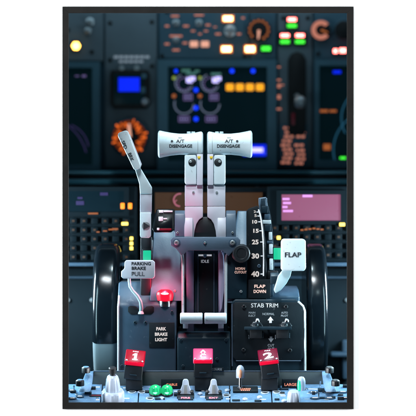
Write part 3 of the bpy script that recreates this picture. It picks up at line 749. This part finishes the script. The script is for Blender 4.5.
# ------------------------------------------------------------------ thrust levers
def thrust_lever(label, cx, d):
    """d = -1: knob reaches to the left, +1: to the right; cx = inner edge px"""
    yk = .142; q = k(yk)
    t = thing('thrust_lever', label, 'lever', P(cx+d*9, 238, .15), 'pair of thrust levers')
    prof_px = [(0, 0), (0, 10.0), (.7, 11.8), (2, 12.7), (4, 12.4), (9, 11.3), (16, 10.5), (24, 10.5), (32, 11.4), (38, 12.5), (42, 13.4), (43.6, 13.6), (44.6, 12.8), (45.2, 11), (45.4, 0)]
    o = P(cx, 144.2, yk)
    def rad(v):
        tt = abs(v.x-o.x)/q
        for (a, r0), (c, r1) in zip(prof_px[1:], prof_px[2:]):
            if a <= tt <= c and c > a: return (r0+(r1-r0)*(tt-a)/(c-a))*q
        return 10*q
    b = MB(); b.lathe([(a*q, r*q) for a, r in prof_px], o, (d, 0, 0), 48, sq=.85); hd = b.build('handle', white_enamel, t)
    def wrap(v):
        r = rad(v); h = v.z-o.z
        v.y = o.y-.85*math.sqrt(max(1e-9, r*r-h*h))-(.0004 if v.y < .1205 else -.0006); return v
    tc = cx+d*(23 if d < 0 else 22)
    its = [('A/T', tc, 141.0, .121, 3.4, 8.5, 0, .035), ('DISENGAGE', tc-d*.5, 146.0, .121, 3.4, 23, 0, .035)]
    letters(its, legend_black, hd, fn=wrap)
    b = MB(); b.disc(tc+d*(8.2), 141.2, .1198, 1.25, .004); b.pbox(tc-2, 137.4, tc+2, 137.9, .1198, .004); b.build('printed_mark', legend_black, hd, fn=wrap)
    b = MB(); b.lathe([(5*q, 11.9*q), (5.1*q, 12.25*q), (5.5*q, 12.2*q), (5.6*q, 11.8*q)], o, (d, 0, 0), 48, sq=.85); b.build('seam', grey_metal, hd)
    for a in (10, 14.5):
        b = MB(); b.cyl(P(cx+d*a, 134, yk), (0, 0, 1), 1.9*q, 2.4*q, 14); b.build('cap_screw', white_enamel, hd)
    def xx(a): return cx+d*a
    def poly(pts): return [(xx(a), p) for a, p in pts]
    b = MB(); b.prism(poly([(7.2, 155), (18.5, 155), (18.5, 182), (17.5, 184.5), (6.8, 184.5), (6.8, 158)]), .131, .028, .002, 3); hb = b.build('head_block', white_enamel, t)
    b = MB(); b.prism(poly([(-.2+.4, 154), (6.4, 154), (6.4, 185), (.4, 185)]), .128, .018, .0012); b.build('inner_bar', lever_paint, t)
    b = MB(); b.disc(xx(11), 162.3, .1298, 3.9, .003); b.build('bore', rubber_black, t)
    b = MB(); b.cyl(P(xx(12.6), 161.6, .1302), (0, -1, 0), 1.5*q, .0025, 6); b.build('bore_bolt', grey_metal, t)
    b = MB(); b.prism(poly([(2.5, 156.2), (6, 156.2), (5.2, 158.6), (3.2, 158.6)]), .1262, .002, .0003); b.build('yellow_clip', mat('clip_yellow', (.75, .50, .04), .4, vary=.05), t)
    b = MB(); b.prism(poly([(.3, 185.2), (18.3, 185.2), (18.3, 206.2), (.3, 206.2)]), .137, .018, .0012); b.build('upper_stem', lever_paint, t)
    b = MB(); b.prism(poly([(.3, 206.6), (18.4, 206.6), (18.4, 240), (9.6, 240), (8.6, 231), (6.8, 224), (4, 219.5), (.3, 217)]), .1355, .02, .0012); b.build('lower_stem', lever_paint, t)
    screw(xx(9.8), 192.4, .1366, 1.3, t)
    b = MB(); b.side([(.13, 240), (.128, 230), (.131, 222), (.1365, 217), (.15, 217), (.15, 240)], min(xx(10.5), xx(18.9)), max(xx(10.5), xx(18.9)), .135, .001); b.build('hub_cheek', lever_paint, t)
    return t
thrust_lever('left white thrust lever, its flared knob reaching left', 203.2, -1)
thrust_lever('right white thrust lever, its flared knob reaching right', 207.0, 1)

# ------------------------------------------------------------------ speed brake lever
t = thing('speed_brake_lever', 'slim white speed brake lever leaning left with lettered knob', 'lever', P(146, 238, .14))
b = MB(); b.prism([(117.6, 135.5), (118.5, 132.8), (125.5, 130.3), (128, 131.2), (141, 165.5), (140.2, 168), (135.5, 170.2), (133.6, 169)], .112, .020, .0022, 3); kn = b.build('knob', white_enamel, t)
b = MB(); b.prism([(127.6, 132.6), (130.0, 134.5), (141.8, 164.5), (140.4, 167)], .117, .013, .0012, 2); b.build('knob_side', lever_paint, t)
letters([('SPD', 124.3, 144.8, .112, 3.6, 8.4, -68, .012), ('BRK', 131, 157.0, .112, 3.6, 8.4, -68, .012)], legend_black, kn)
b = MB(); b.prism([(134.6, 168), (139.6, 166.5), (152, 187.5), (152, 194), (140, 194), (139.4, 184)], .121, .010, .0018, 3); b.build('neck', white_enamel, t)
b = MB(); b.prism([(140, 193), (152, 193), (151.6, 214), (140, 214)], .1225, .009, .0014, 2); b.build('stem', lever_paint, t)
b = MB(); b.prism([(140, 212.5), (151, 212.5), (151, 236), (149, 238), (141, 237.6), (140, 236)], .1195, .012, .0014, 2); fo = b.build('foot_plate', white_enamel, t)
b = MB(); b.disc(146, 226, .1190, 4.1, .001); b.build('pivot_disc', grey_metal, fo)
b = MB(); b.prism([(143.4, 222), (149.6, 226), (143.4, 230)], .1184, .001); b.build('arrow_mark', legend_black, fo)

# ------------------------------------------------------------------ parking brake lever
t = thing('parking_brake_lever', 'pale lettered parking brake tab on a bent white wire', 'lever', P(141, 312, .128))
b = MB(); b.tube([P(141, 313, .137), P(141.3, 307, .128), P(140.5, 301.5, .123), P(137.5, 296, .120), P(132.5, 290.5, .118), P(130, 286.5, .117), P(129.3, 281, .117), P(129.2, 274, .117)], [.0040, .0036, .0033, .0031, .003, .003, .003, .003], 12); b.build('wire', white_enamel, t)
b = MB(); b.lathe([(0, 0), (0, .006), (.004, .005), (.006, .003), (.006, 0)], P(141, 314, .131), (0, 0, 1), 16); b.build('ferrule', lever_paint, t)
b = MB(); b.prism([(124.6, 262), (126.3, 260.2), (152.6, 260.2), (154.9, 262.2), (154.9, 276.6), (153, 278.6), (123.3, 278.6), (121.2, 276.8), (121.2, 271.4), (124.4, 268.6)], .110, .009, .0015, 3); tb = b.build('tab', lever_paint, t)
letters([('PARKING', 141.3, 263.6, .110, 3.3, 19.5, 0, .03), ('BRAKE', 138.8, 268.2, .110, 3.3, 14.2, 0, .03), ('PULL', 138.2, 273.9, .110, 4.2, 13, 0, .0)], legend_black, tb)

# ------------------------------------------------------------------ flap lever
t = thing('flap_lever', 'white flap lever with a square lettered handle right of the scale', 'lever', P(279, 293, .15))
b = MB(); b.prism([(281.2, 241), (283.2, 238.8), (303.5, 238.8), (305.7, 240.8), (306, 268.5), (304, 271), (283, 271), (281, 269)], .108, .022, .003, 4); h = b.build('handle', white_enamel, t)
letters([('FLAP', 293, 254.8, .108, 5, 16.5, 0, .02)], legend_black, h)
b = MB(); b.prism([(283.5, 269), (292, 269.5), (290.5, 276), (286.5, 283.5), (281, 290), (275.5, 293.5), (273.8, 290), (276, 283), (278, 276)], .116, .014, .0018, 3); b.build('arm', mat('arm_blue', (.42, .58, .64), .4, vary=.12, bump=.1), t)
b = MB(); b.side([(.118, 284), (.118, 276), (.126, 273), (.15, 273), (.15, 284)], 270.5, 279, .12, .0015); b.build('latch', stand_dark, t)

# ------------------------------------------------------------------ stabiliser trim panel
YT = YB-.004
t = thing('trim_panel', 'black stabiliser trim panel with two guarded chrome toggles on the right box', 'switch panel', P(268, 361, YT))
b = MB(); b.prism([(233, 304.5), (235, 302.3), (298, 302.3), (303, 307.5), (303, 357.5), (301, 360.2), (236, 360.2), (233, 357.5)], YT, .0035, .0012, 2); pt = b.build('face_plate', plate_black, t)
b = MB(); b.tube([P(236, 360.8, YT+.001), P(301, 360.8, YT+.001)], .0011, 8); b.build('plate_edge', stand_blue, t)
for px, py in ((244, 306.8), (286, 306.8), (243.5, 350), (290, 350.5)): screw(px, py, YT-.0004, 2.0, t, rubber_black)
letters([('STAB TRIM', 264.6, 305.4, YT, 4.1, 27, 0, 0)], legend_white, pt, 'title')
letters([('MAIN', 252, 312.7, YT, 2.0, 6.5), ('ELECT', 252, 315.7, YT, 2.0, 7), ('NORMAL', 268.5, 314, YT, 2.4, 12), ('AUTO', 284.5, 312.7, YT, 2.0, 6.5), ('PILOT', 284.5, 315.7, YT, 2.0, 7), ('CUT', 271, 345.3, YT, 2.5, 6.5), ('OUT', 271, 348.9, YT, 2.5, 6.5)], legend_dim, pt)
b = MB(); b.prism([(270.5, 316.5), (273.5, 320.4), (271.8, 320.4), (271.8, 323), (269.2, 323), (269.2, 320.4), (267.5, 320.4)], YT-.0006, .001); b.build('up_arrow', legend_white, pt)
b = MB(); b.prism([(269.8, 336.5), (272.2, 336.5), (272.2, 338.5), (273.8, 338.5), (271, 342.5), (268.2, 338.5), (269.8, 338.5)], YT-.0006, .001); b.build('down_arrow', legend_dim, pt)
b = MB(); b.pbox(244.3, 326.8, 291.5, 329.8, YT-.015, .010, .001); b.build('guard_bar', stand_dark, t)
for px in (246, 268.3, 290):
    b = MB(); b.pbox(px-1, 327.2, px+1, 329.4, YT-.006, .007); b.build('guard_post', stand_dark, t)
for px in (256, 282.5):
    b = MB(); b.pbox(px-6, 329.4, px+6, 338.5, YT-.012, .012, .0015); b.build('guard_flap', rubber_black, t)
    b = MB(); b.tube([P(px-7, 335, YT-.003), P(px-7, 339, YT-.003)], .0008, 6); b.tube([P(px+7, 333, YT-.003), P(px+7, 338, YT-.003)], .0008, 6); b.build('guard_hinge', stand_grey, t)
for px in (257.5, 286.7):
    c = P(px-2.5, 325, YT); q = k(YT)
    b = MB(); b.lathe([(0, 0), (0, 3.6*q), (.003, 3.6*q), (.004, 2.6*q), (.006, 2.4*q), (.006, 0)], c, (0, -1, 0), 6); sw = b.build('toggle', grey_metal, t)
    b = MB(); b.tube([c+Vector((0, -.005, 0)), P(px-.6, 322.6, YT-.012), P(px, 321, YT-.020)], [.0022, .0026, .0038], 12); b.lathe([(-.0045, 0), (-.004, .0030), (0, .0046), (.004, .003), (.0045, 0)], P(px, 320.8, YT-.021), (0, -.6, .8), 16); b.build('toggle_bat', steel, sw)
    b = MB(); b.tube([P(px-7, 325.5, YT-.006), P(px-3.4, 322.8, YT-.007), P(px+3, 323, YT-.007), P(px+5, 326, YT-.006)], .0011, 8); b.build('toggle_guard', steel, sw)

# ------------------------------------------------------------------ aft panel in front
YA0, YA1 = .008, .116
ZA0, ZA1 = Z(409, YA0), Z(385.5, YA1)
SL = (ZA1-ZA0)/(YA1-YA0); AN = math.atan(SL)
UU, VV, NN = Vector((1, 0, 0)), Vector((0, math.cos(AN), math.sin(AN))), Vector((0, -math.sin(AN), math.cos(AN)))
def AP(px, py):
    c = (208-py)*S; y = (c-ZA0+SL*YA0)/(SL-c/DIST)
    return Vector(((px-208)*k(y), y, c*(1+y/DIST)))
def AM(px, py):
    o = AP(px, py)
    return Matrix(((UU.x, VV.x, NN.x, o.x), (UU.y, VV.y, NN.y, o.y), (UU.z, VV.z, NN.z, o.z), (0, 0, 0, 1)))
ap = thing('aft_control_panel', 'pale blue sloping control panel with knobs and toggles along the bottom of the frame', 'control panel', (0, .06, ZA0-.02))
V0 = VV.dot(Vector((0, YA0, ZA0))); VL = (YA1-YA0)/math.cos(AN)
def plate(px0, px1, m=aft_blue, h=0, v0=0, v1=1, name='panel_plate', par=None):
    b = MB(); b.M = AM(208, 409)
    b.box((px0-208)*k(.04), (px1-208)*k(.04), VL*v0, VL*v1, -.006, h, .0012, 2)
    return b.build(name, m, par or ap)
plate(50, 100.2, h=.003); plate(101, 137.6); plate(138.6, 229.5); plate(230.4, 271.6); plate(272.6, 298); plate(298.7, 366, h=.003)
b = MB(); b.box(-.32, .32, .004, .20, ZA0-.04, ZA0-.008); b.build('pan', rubber_black, ap)
# lip behind it
b = MB(); b.box(X(92, .12), X(328, .12), .1180, .134, Z(392, .12), Z(371.2, .12), .0015, 2); b.build('back_lip', lip_grey, ap)
b = MB(); b.tube([P(93, 371.2, .1185), P(327, 371.2, .1185)], .0011, 8); b.build('lip_edge', stand_blue, ap)
# latch posts
for d, x in ((1, 0), (-1, 415.5)):
    def px(v): return v if d > 0 else x-v
    b = MB(); b.slab([(px(78), 392, .055), (px(86), 372, .100), (px(93.5), 372, .104), (px(91.5), 386, .070), (px(90), 392, .055)], .020, .002, 2); b.build('latch_post', aft_blue, ap)
    for cx, cy, y in ((86.0, 372.6, .088), (80, 385.6, .055)):
        q = k(y); c = P(px(cx), cy, y)
        b = MB(); b.lathe([(0, 0), (0, 4.2*q), (4.6*q, 4.2*q), (5.4*q, 3.8*q), (5.8*q, 3.2*q), (5.8*q, 0)], c, (0, -.15, 1), 24, flute=lambda a, t: .03*math.cos(a*14)); kb = b.build('latch_knob', rubber_black, ap)
        b = MB(); b.lathe([(5.7*q, 0), (5.7*q, 3.1*q), (6.2*q, 2.7*q), (6.2*q, 0)], c, (0, -.15, 1), 20); b.build('latch_cap', aft_blue if d > 0 else lip_grey, kb)

def rest(px, py): return AP(px, py)
def fastener(px, py):
    o = AP(px, py); q = k(o.y)
    b = MB(); b.lathe([(0, 0), (0, 4.3*q), (.0008, 4.3*q), (.0012, 3.6*q), (.0012, 0)], o, NN, 24); f = b.build('turn_fastener', knob_white, ap)
    b = MB(); b.lathe([(.0012, 0), (.0012, 2.9*q), (.0018, 2.7*q), (.0018, 0)], o, NN, 20); b.build('fastener_slot', rubber_black, f)
    b = MB(); b.M = AM(px, py); b.box(-2.4*q, 2.4*q, -.0005, .0005, .0018, .0022); b.build('slot_mark', white_enamel, f)
for a, c in ((132, 392), (141.8, 392), (265, 392.5), (276.8, 392), (150, 398.5), (226.5, 395.5)): fastener(a, c)

# big pale rotary knob
o = AP(113, 401.5); q = k(o.y)
b = MB(); b.lathe([(0, 0), (0, 11.2*q), (1*q, 11.6*q), (10.5*q, 11*q), (12*q, 10*q), (12.4*q, 7*q), (12.4*q, 0)], o, NN, 96, flute=lambda a, t: .035*math.cos(a*12) if .002 < t < 11*q else 0); kn = b.build('rotary_knob', knob_white, ap)
b = MB(); b.lathe([(12*q, 0), (12*q, 7.3*q), (13*q, 7.6*q), (24*q, 6.2*q), (27*q, 5.4*q), (28.6*q, 3.6*q), (28.8*q, 0)], o, NN, 96, flute=lambda a, t: .04*math.cos(a*10) if t < 26*q else 0); b.build('upper_knob', knob_white, kn)
b = MB(); b.lathe([(28.5*q, 0), (28.5*q, 2.6*q), (31*q, 2.6*q), (31.2*q, 3.6*q), (36.2*q, 3.7*q), (37*q, 3*q), (37*q, 0)], o, NN, 28); b.build('push_cap', rubber_black, kn)

# wedge toggles with captions
for px in (185.6, 213.6):
    o = AP(px, 395.5); q = k(o.y)
    b = MB(); b.M = AM(px, 395.5); b.box(-8.6*q, 8.6*q, -.016, .006, 0, .0035, .0008); bs = b.build('toggle_plate', plate_black, ap)
    b = MB()
    pr = [(-5.4, 0), (-5.4, 4), (-3.4, 9), (-2.8, 13.5), (-1.6, 15), (1.6, 15), (2.8, 13.5), (3.4, 9), (5.4, 4), (5.4, 0)]
    b.M = Matrix.Translation(o+Vector((0, -.002, .003))) ; b.poly([(a*q, c*q) for a, c in pr], -.004, .010, .0014, 3); wt = b.build('wedge_toggle', knob_white, ap)
    b = MB(); b.M = Matrix.Translation(o+Vector((0, -.002, .003))); b.poly([(-1.9*q, .4*q), (1.9*q, .4*q), (1.7*q, 9.4*q), (-1.7*q, 9.4*q)], -.0052, .002, .0005); b.build('toggle_groove', grey_metal, wt)
    for sx in (-1, 1):
        b = MB(); b.lathe([(-2.0*q, 0), (-1.7*q, 1.2*q), (0, 2.0*q), (1.7*q, 1.2*q), (2.0*q, 0)], o+Vector((sx*6.3*q, -.004, .003+2.6*q)), (1, 0, 0), 16); b.build('toggle_ball', rubber_black, wt)
    b = MB(); b.M = AM(px, 399.4); b.box(-7.6*q, 7.6*q, -.005, .004, .0, .0032, .0006); cp = b.build('caption_plate', stand_dark, ap)
    ob = AP(px, 399.4)+NN*.0033
    me = text_mesh('FIRE' if px < 200 else 'EXT', .02)
    b = MB(); xs = [v.co.x for v in me.vertices]; ys = [v.co.y for v in me.vertices]
    for v in me.vertices:
        a, c2, d2 = v.co
        v.co = ob+UU*((a-(min(xs)+max(xs))/2)/(max(xs)-min(xs))*9*q)+VV*((c2-(min(ys)+max(ys))/2)/(max(ys)-min(ys))*.0075)+NN*(d2*.004)
    b.bm.from_mesh(me); b.build('lettering', mat('caption_red', (.8, .2, .25), .5, emit=(1, .22, .30), strength=.5), cp)

# green domed lamps
for i, px in enumerate((155.3, 167)):
    o = AP(px, 394.6); q = k(o.y)
    b = MB(); b.lathe([(0, 0), (0, 6*q), (1.5*q, 6.2*q), (2*q, 5.4*q), (2*q, 0)], o, NN, 28); gl = b.build('lamp_base', rubber_black, ap)
    b = MB(); b.lathe([(1.8*q, 0), (1.8*q, 5.6*q), (6*q, 5.7*q), (8.6*q, 4.6*q), (10*q, 2.4*q), (10.3*q, 0)], o, NN, 48, flute=lambda a, t: .05*math.cos(a*12)); b.build('green_lens', lens_green, gl)
    b = MB(); b.lathe([(0, 0), (.4*q, 1.9*q), (1.2*q, 2.4*q), (2.2*q, 0)], o+NN*(1.8*q)+Vector((0, -5.0*q, 0)), (0, -.5, .86), 18); b.build('lamp_glow', glow_green_core, gl)

# black caption blocks with orange lettering standing along the lip
def caption(px0, px1, py0, py1, y, s, h, w):
    b = MB(); b.pbox(px0, py0, px1, py1, y, .012, .001); c = b.build('caption_block', plate_black, ap)
    letters([(s, (px0+px1)/2-1, (py0+py1)/2+.8, y, h, w)], legend_orange, c)
caption(161, 184.5, 379, 388.5, .098, 'CABLE', 2.3, 11)
caption(282, 301, 379, 388.5, .102, 'LARGE', 2.8, 12)
b = MB(); b.pbox(210, 367.5, 223.5, 371.2, .114, .006, .0006); c = b.build('label_strip', plate_black, ap); letters([('COURSE', 217, 369.4, .114, 2.2, 10)], legend_dim, c)
b = MB(); b.M = AM(245.4, 390.6); q = k(.08); b.box(-12.6*q, 12.6*q, -.012, .014, 0, .004, .001); cp = b.build('caption_block', plate_black, ap)
o = AP(245.4, 391)
b = MB(); b.M = AM(245.4, 391)
for i in range(6): b.box((-5.6+i*1.9)*q, (-4.3+i*1.9)*q, -.002, .003, .0041, .0046)
for i in range(5): b.box((-4.6+i*1.9)*q, (-3.4+i*1.9)*q, -.0085, -.0045, .0041, .0046)
b.build('caption_marks', legend_orange, cp)
# orange tipped toggle
o = AP(240.3, 390); q = k(o.y)
b = MB(); b.tube([o+NN*.002, o+Vector((0, 0, 14*q))], [1.8*q, 1.5*q], 14); ts = b.build('toggle_stem', steel, ap)
b = MB(); b.lathe([(12*q, 0), (12*q, 3.9*q), (13*q, 4.3*q), (20*q, 4.2*q), (23*q, 3.2*q), (24.6*q, 1.6*q), (25*q, 0)], o, (0, 0, 1), 28); b.build('toggle_cap', knob_white, ts)
b = MB(); b.lathe([(-4.6*q, 0), (-4.4*q, 1.7*q), (-2.6*q, 2.3*q), (2.4*q, 2.2*q), (4.2*q, 1.4*q), (4.8*q, 0)], o+Vector((0, -2.6*q, 16.6*q)), (0, 0, 1), 20); b.build('orange_inset', cap_orange, ts)
b = MB(); b.cyl(o+NN*.003, NN, 3.2*q, .003, 6); b.build('toggle_nut', steel, ts)
# green lit toggle on the right
o = AP(301.5, 391); q = k(o.y)
b = MB(); b.lathe([(0, 0), (0, 3.9*q), (9*q, 4.0*q), (12.5*q, 3.4*q), (14.2*q, 2*q), (14.6*q, 0)], o, (0, 0, 1), 28); gs = b.build('indicator_post', knob_white, ap)
b = MB(); b.lathe([(.5*q, 0), (.6*q, 2.2*q), (6*q, 2.4*q), (10*q, 2*q), (12*q, 0)], o+Vector((-2.0*q, -1.9*q, 0)), (0, 0, 1), 20); b.build('green_window', glow('glow_mint', (.03, .9, .55), .9), gs)
# small pale fluted knob
o = AP(293.5, 402.5); q = k(o.y)
b = MB(); b.lathe([(0, 0), (0, 6.6*q), (1*q, 6.9*q), (10*q, 5.8*q), (12.3*q, 4.6*q), (12.8*q, 0)], o, NN, 72, flute=lambda a, t: .05*math.cos(a*9) if t < 11*q else 0); b.build('fluted_knob', knob_white, ap)
# dark slot, push buttons and tiny marks
b = MB(); b.M = AM(96.5, 397.2); q = k(.04); b.box(-7*q, 7*q, -.006, .005, 0, .0045, .0008); sl = b.build('slot_block', plate_black, ap)
b = MB(); b.M = AM(96.5, 397.2); b.box(-5*q, 5*q, -.0035, -.0005, .0046, .0050); b.build('slot_mark', red_paint, sl)
def oval(px, py, w):
    o = AP(px, py); q = k(o.y)
    b = MB(); b.M = AM(px, py); b.poly_ = None
    pts = [(w*q*math.cos(2*math.pi*i/24), .0045*math.sin(2*math.pi*i/24)) for i in range(24)]
    bmx = bmesh.new()
    for h in (0, .0032):
        pass
    f = [bmx.verts.new((a, c, .0028)) for a, c in pts]; g = [bmx.verts.new((a, c, .0052)) for a, c in pts]
    bmx.faces.new(f[::-1]); bmx.faces.new(g)
    for i in range(24): bmx.faces.new((f[i], f[(i+1) % 24], g[(i+1) % 24], g[i]))
    b._merge(bmx); e = b.build('oval_button', stand_grey, ap)
    b = MB(); b.M = AM(px, py); b.box(-w*.5*q, w*.5*q, -.0012, .0012, .0052, .0056); b.build('button_mark', legend_pale, e)
for px, py in ((313.5, 394.3), (328.5, 394.3), (343, 394), (315, 400.2), (329.5, 400.2), (344.5, 400), (72, 392.5), (80, 398.6), (72.5, 400.5)): oval(px, py, 5.2 if px > 200 else 4.2)
for px, py, w in ((95, 388.6, 10), (126, 398.5, 7), (176, 391.3, 4), (203, 397, 6), (203, 391, 3), (228, 399, 4), (263, 399.5, 6), (283, 396, 5), (313, 390.6, 9), (330, 390.6, 7), (262, 388.7, 8), (126, 388, 6)):
    b = MB(); b.M = AM(px, py); h = .003 if px > 299 or px < 100 else 0
    b.box(-w/2*q, w/2*q, -.0014, .0014, h+.0001, h+.0005); b.build('panel_mark', legend_white, ap)
for px, py, w in ((160, 399.4, 10), (221, 398.8, 4), (236, 401, 8), (258, 401.5, 7), (284, 389.6, 9), (277, 400, 5)):
    b = MB(); b.M = AM(px, py); b.box(-w/2*q, w/2*q, -.0025, .0025, 0, .003, .0006); b.build('small_switch', stand_dark, ap)
for px, py in ((162, 399), (200, 394.4), (259.5, 397.8), (245, 399.8), (284, 401.4), (227, 391)):
    o = AP(px, py); q2 = k(o.y)
    b = MB(); b.lathe([(0, 0), (0, 2.6*q2), (1.2*q2, 2.6*q2), (2*q2, 1.6*q2), (2.1*q2, 0)], o, NN, 18); b.build('push_button', knob_white, ap)

rng = random.Random(11)
taken = [(113, 13), (185.6, 10), (213.6, 10), (155, 7), (167, 7), (240, 8), (293.5, 9), (301, 5), (134, 11), (203, 11), (269.6, 11)]
spots = 0
while spots < 46:
    px, py = rng.uniform(70, 346), rng.uniform(387.5, 401.5)
    if any(abs(px-a) < w for a, w in taken) and py > 388: continue
    spots += 1
    h = .003 if px > 299 or px < 100.5 else 0
    o = AP(px, py); q3 = k(o.y); kind = rng.random()
    b = MB(); b.M = AM(px, py)
    if kind < .35:
        w, d = rng.uniform(1.2, 3), rng.uniform(.0008, .0020); b.box(-w*q3, w*q3, -d, d, h, h+.0005); b.build('panel_mark', rng.choice((legend_white, legend_pale, legend_dim)), ap)
    elif kind < .7:
        w, d = rng.uniform(1.4, 3.6), rng.uniform(.002, .004); b.box(-w*q3, w*q3, -d, d, h, h+rng.uniform(.002, .006), .0006); b.build('small_switch', rng.choice((rubber_black, stand_dark, plate_black)), ap)
    elif kind < .88:
        b.M = Matrix(); rr = rng.uniform(.9, 1.7)*q3; b.lathe([(h, 0), (h, rr), (h+.0016, rr), (h+.002, rr*.7), (h+.002, 0)], o, NN, 14); b.build('panel_screw', rng.choice((steel, grey_metal)), ap)
    else:
        b.M = Matrix(); b.tube([o+NN*h, o+NN*(h+.005), o+NN*(h+.012)+VV*.003], [.0012, .0012, .0020], 10); b.build('bat_switch', steel, ap)

# ------------------------------------------------------------------ fire handles
def one_mesh():
    pts = [(.18, 0), (.98, 0), (.98, .16), (.80, .16), (.86, 1), (.50, 1), (.16, .80), (.16, .64), (.44, .72), (.40, .16), (.18, .16)]
    bb = bmesh.new(); f = [bb.verts.new((a, c, .05)) for a, c in pts]; g = [bb.verts.new((a, c, -.05)) for a, c in pts]
    bb.faces.new(f); bb.faces.new(g[::-1]); n = len(pts)
    for i in range(n): bb.faces.new((f[i], g[i], g[(i+1) % n], f[(i+1) % n]))
    bmesh.ops.recalc_face_normals(bb, faces=bb.faces)
    me = bpy.data.meshes.new('number'); bb.to_mesh(me); bb.free(); return me

def fire_handle(label, px, py0, py1, lean, top_m, low_m, num, num_tilt, edge):
    """red lens block on a black grip standing on the aft panel"""
    y = .082; q = k(y); o = AP(px, 390.5); base = Vector((X(px, y), y, Z(py1, y)))
    t = thing('fire_handle', label, 'fire handle', (o.x, o.y, o.z), 'red fire handles on the aft panel')
    rot = Matrix.Rotation(R(lean), 4, 'Y')
    M = Matrix.Translation(base) @ rot
    H = (py1-py0)*q; w = 9.9*q
    def blk(prof, w, bev):
        b = MB(); b.M = M
        bb = bmesh.new()
        f = [bb.verts.new((-w, d, z)) for d, z in prof]; g = [bb.verts.new((w, d, z)) for d, z in prof]
        bb.faces.new(f); bb.faces.new(g[::-1])
        n = len(prof)
        for i in range(n): bb.faces.new((f[i], g[i], g[(i+1) % n], f[(i+1) % n]))
        bmesh.ops.recalc_face_normals(bb, faces=bb.faces); b._bevel(bb, bev, 3); b._merge(bb); return b
    h1 = .30*H; bk = .020
    b = blk([(0, 0), (0, h1), (.026, H), (.036, H), (.036, 0)], w, .002); lens = b.build('lens', top_m, t)
    b = blk([(-.0012, .0006), (-.0012, h1-.0008), (.004, h1-.0008), (.004, .0006)], w*.93, .001); b.build('lower_lens', low_m, t)
    for sx in (-1, 1):
        b = MB(); b.M = M; b.lathe([(-.0018, 0), (-.0012, .0013), (0, .0018), (.0012, .0013), (.0018, 0)], (sx*w*.80, .0006, h1+.0016), (0, 0, 1), 12)
        b.build('lens_rivet', white_enamel, lens)
    # number lying on the slanted face
    sl = Vector((0, .026, H-h1)); L = sl.length; sl.normalize(); nn = Vector((0, -sl.z, sl.y)); ctr = Vector((0, 0, h1))+sl*(L*.47)
    def onface(s, hgt, wid, tilt, off, bold):
        me = text_mesh(s, bold) if s != '1' else one_mesh()
        xs = [v.co.x for v in me.vertices]; ys = [v.co.y for v in me.vertices]
        ca, sa = math.cos(R(tilt)), math.sin(R(tilt))
        for v in me.vertices:
            a = (v.co.x-(min(xs)+max(xs))/2)/(max(xs)-min(xs))*wid; c = (v.co.y-(min(ys)+max(ys))/2)/(max(ys)-min(ys))*hgt
            v.co = Vector((a*ca-c*sa, 0, 0))+ctr+sl*(off*L+a*sa+c*ca)+nn*(.0004+v.co.z*.004)
        return me
    b = MB(); b.M = M
    for args in num:
        me = onface(*args); pass
        me.transform(M); b.bm.from_mesh(me); bpy.data.meshes.remove(me)
    b.build('number', legend_white, lens)
    b = blk([(.002, -14*q), (.000, -1*q), (.0, .001), (.032, .001), (.032, -14*q)], w*.92, .002); gr = b.build('grip', rubber_black, t)
    b = blk([(-.0012, -9.6*q), (-.0012, -8.4*q), (.004, -8.4*q), (.004, -9.6*q)], w*.35, .0002); b.build('grip_mark', stand_dark, gr)
    b = MB(); b.box(o.x-8.3*q, o.x+8.3*q, y+.004, y+.026, o.z+.001, Z(py1+11, y), .0015); b.build('shaft', rubber_black, t)
    return t
fire_handle('bright red fire handle numbered 1, leaning right below the left box', 134, 351.2, 366, 6, lens_red, lens_bright_red, [('1', .0195, .0105, 0, -.05, .0), ('FIRE', .0032, .011, 0, .40, .0)], 0, None)
fire_handle('middle fire handle glowing pink between the two numbered red ones', 203, 349.6, 363.8, 0, glow_handle, lens_bright_red, [('C', .012, .0115, 0, -.16, .03), ('O', .010, .008, 0, .16, .0), ('^', .008, .012, 0, .28, .02)], 0, None)
fire_handle('dark red fire handle numbered 2, leaning left below the stabiliser trim toggles', 269.4, 350.2, 364.8, -7, lens_dark_red, lens_bright_red, [('2', .0175, .0185, 8, -.04, .03), ('FIRE', .0032, .011, 0, .40, .0)], 0, None)
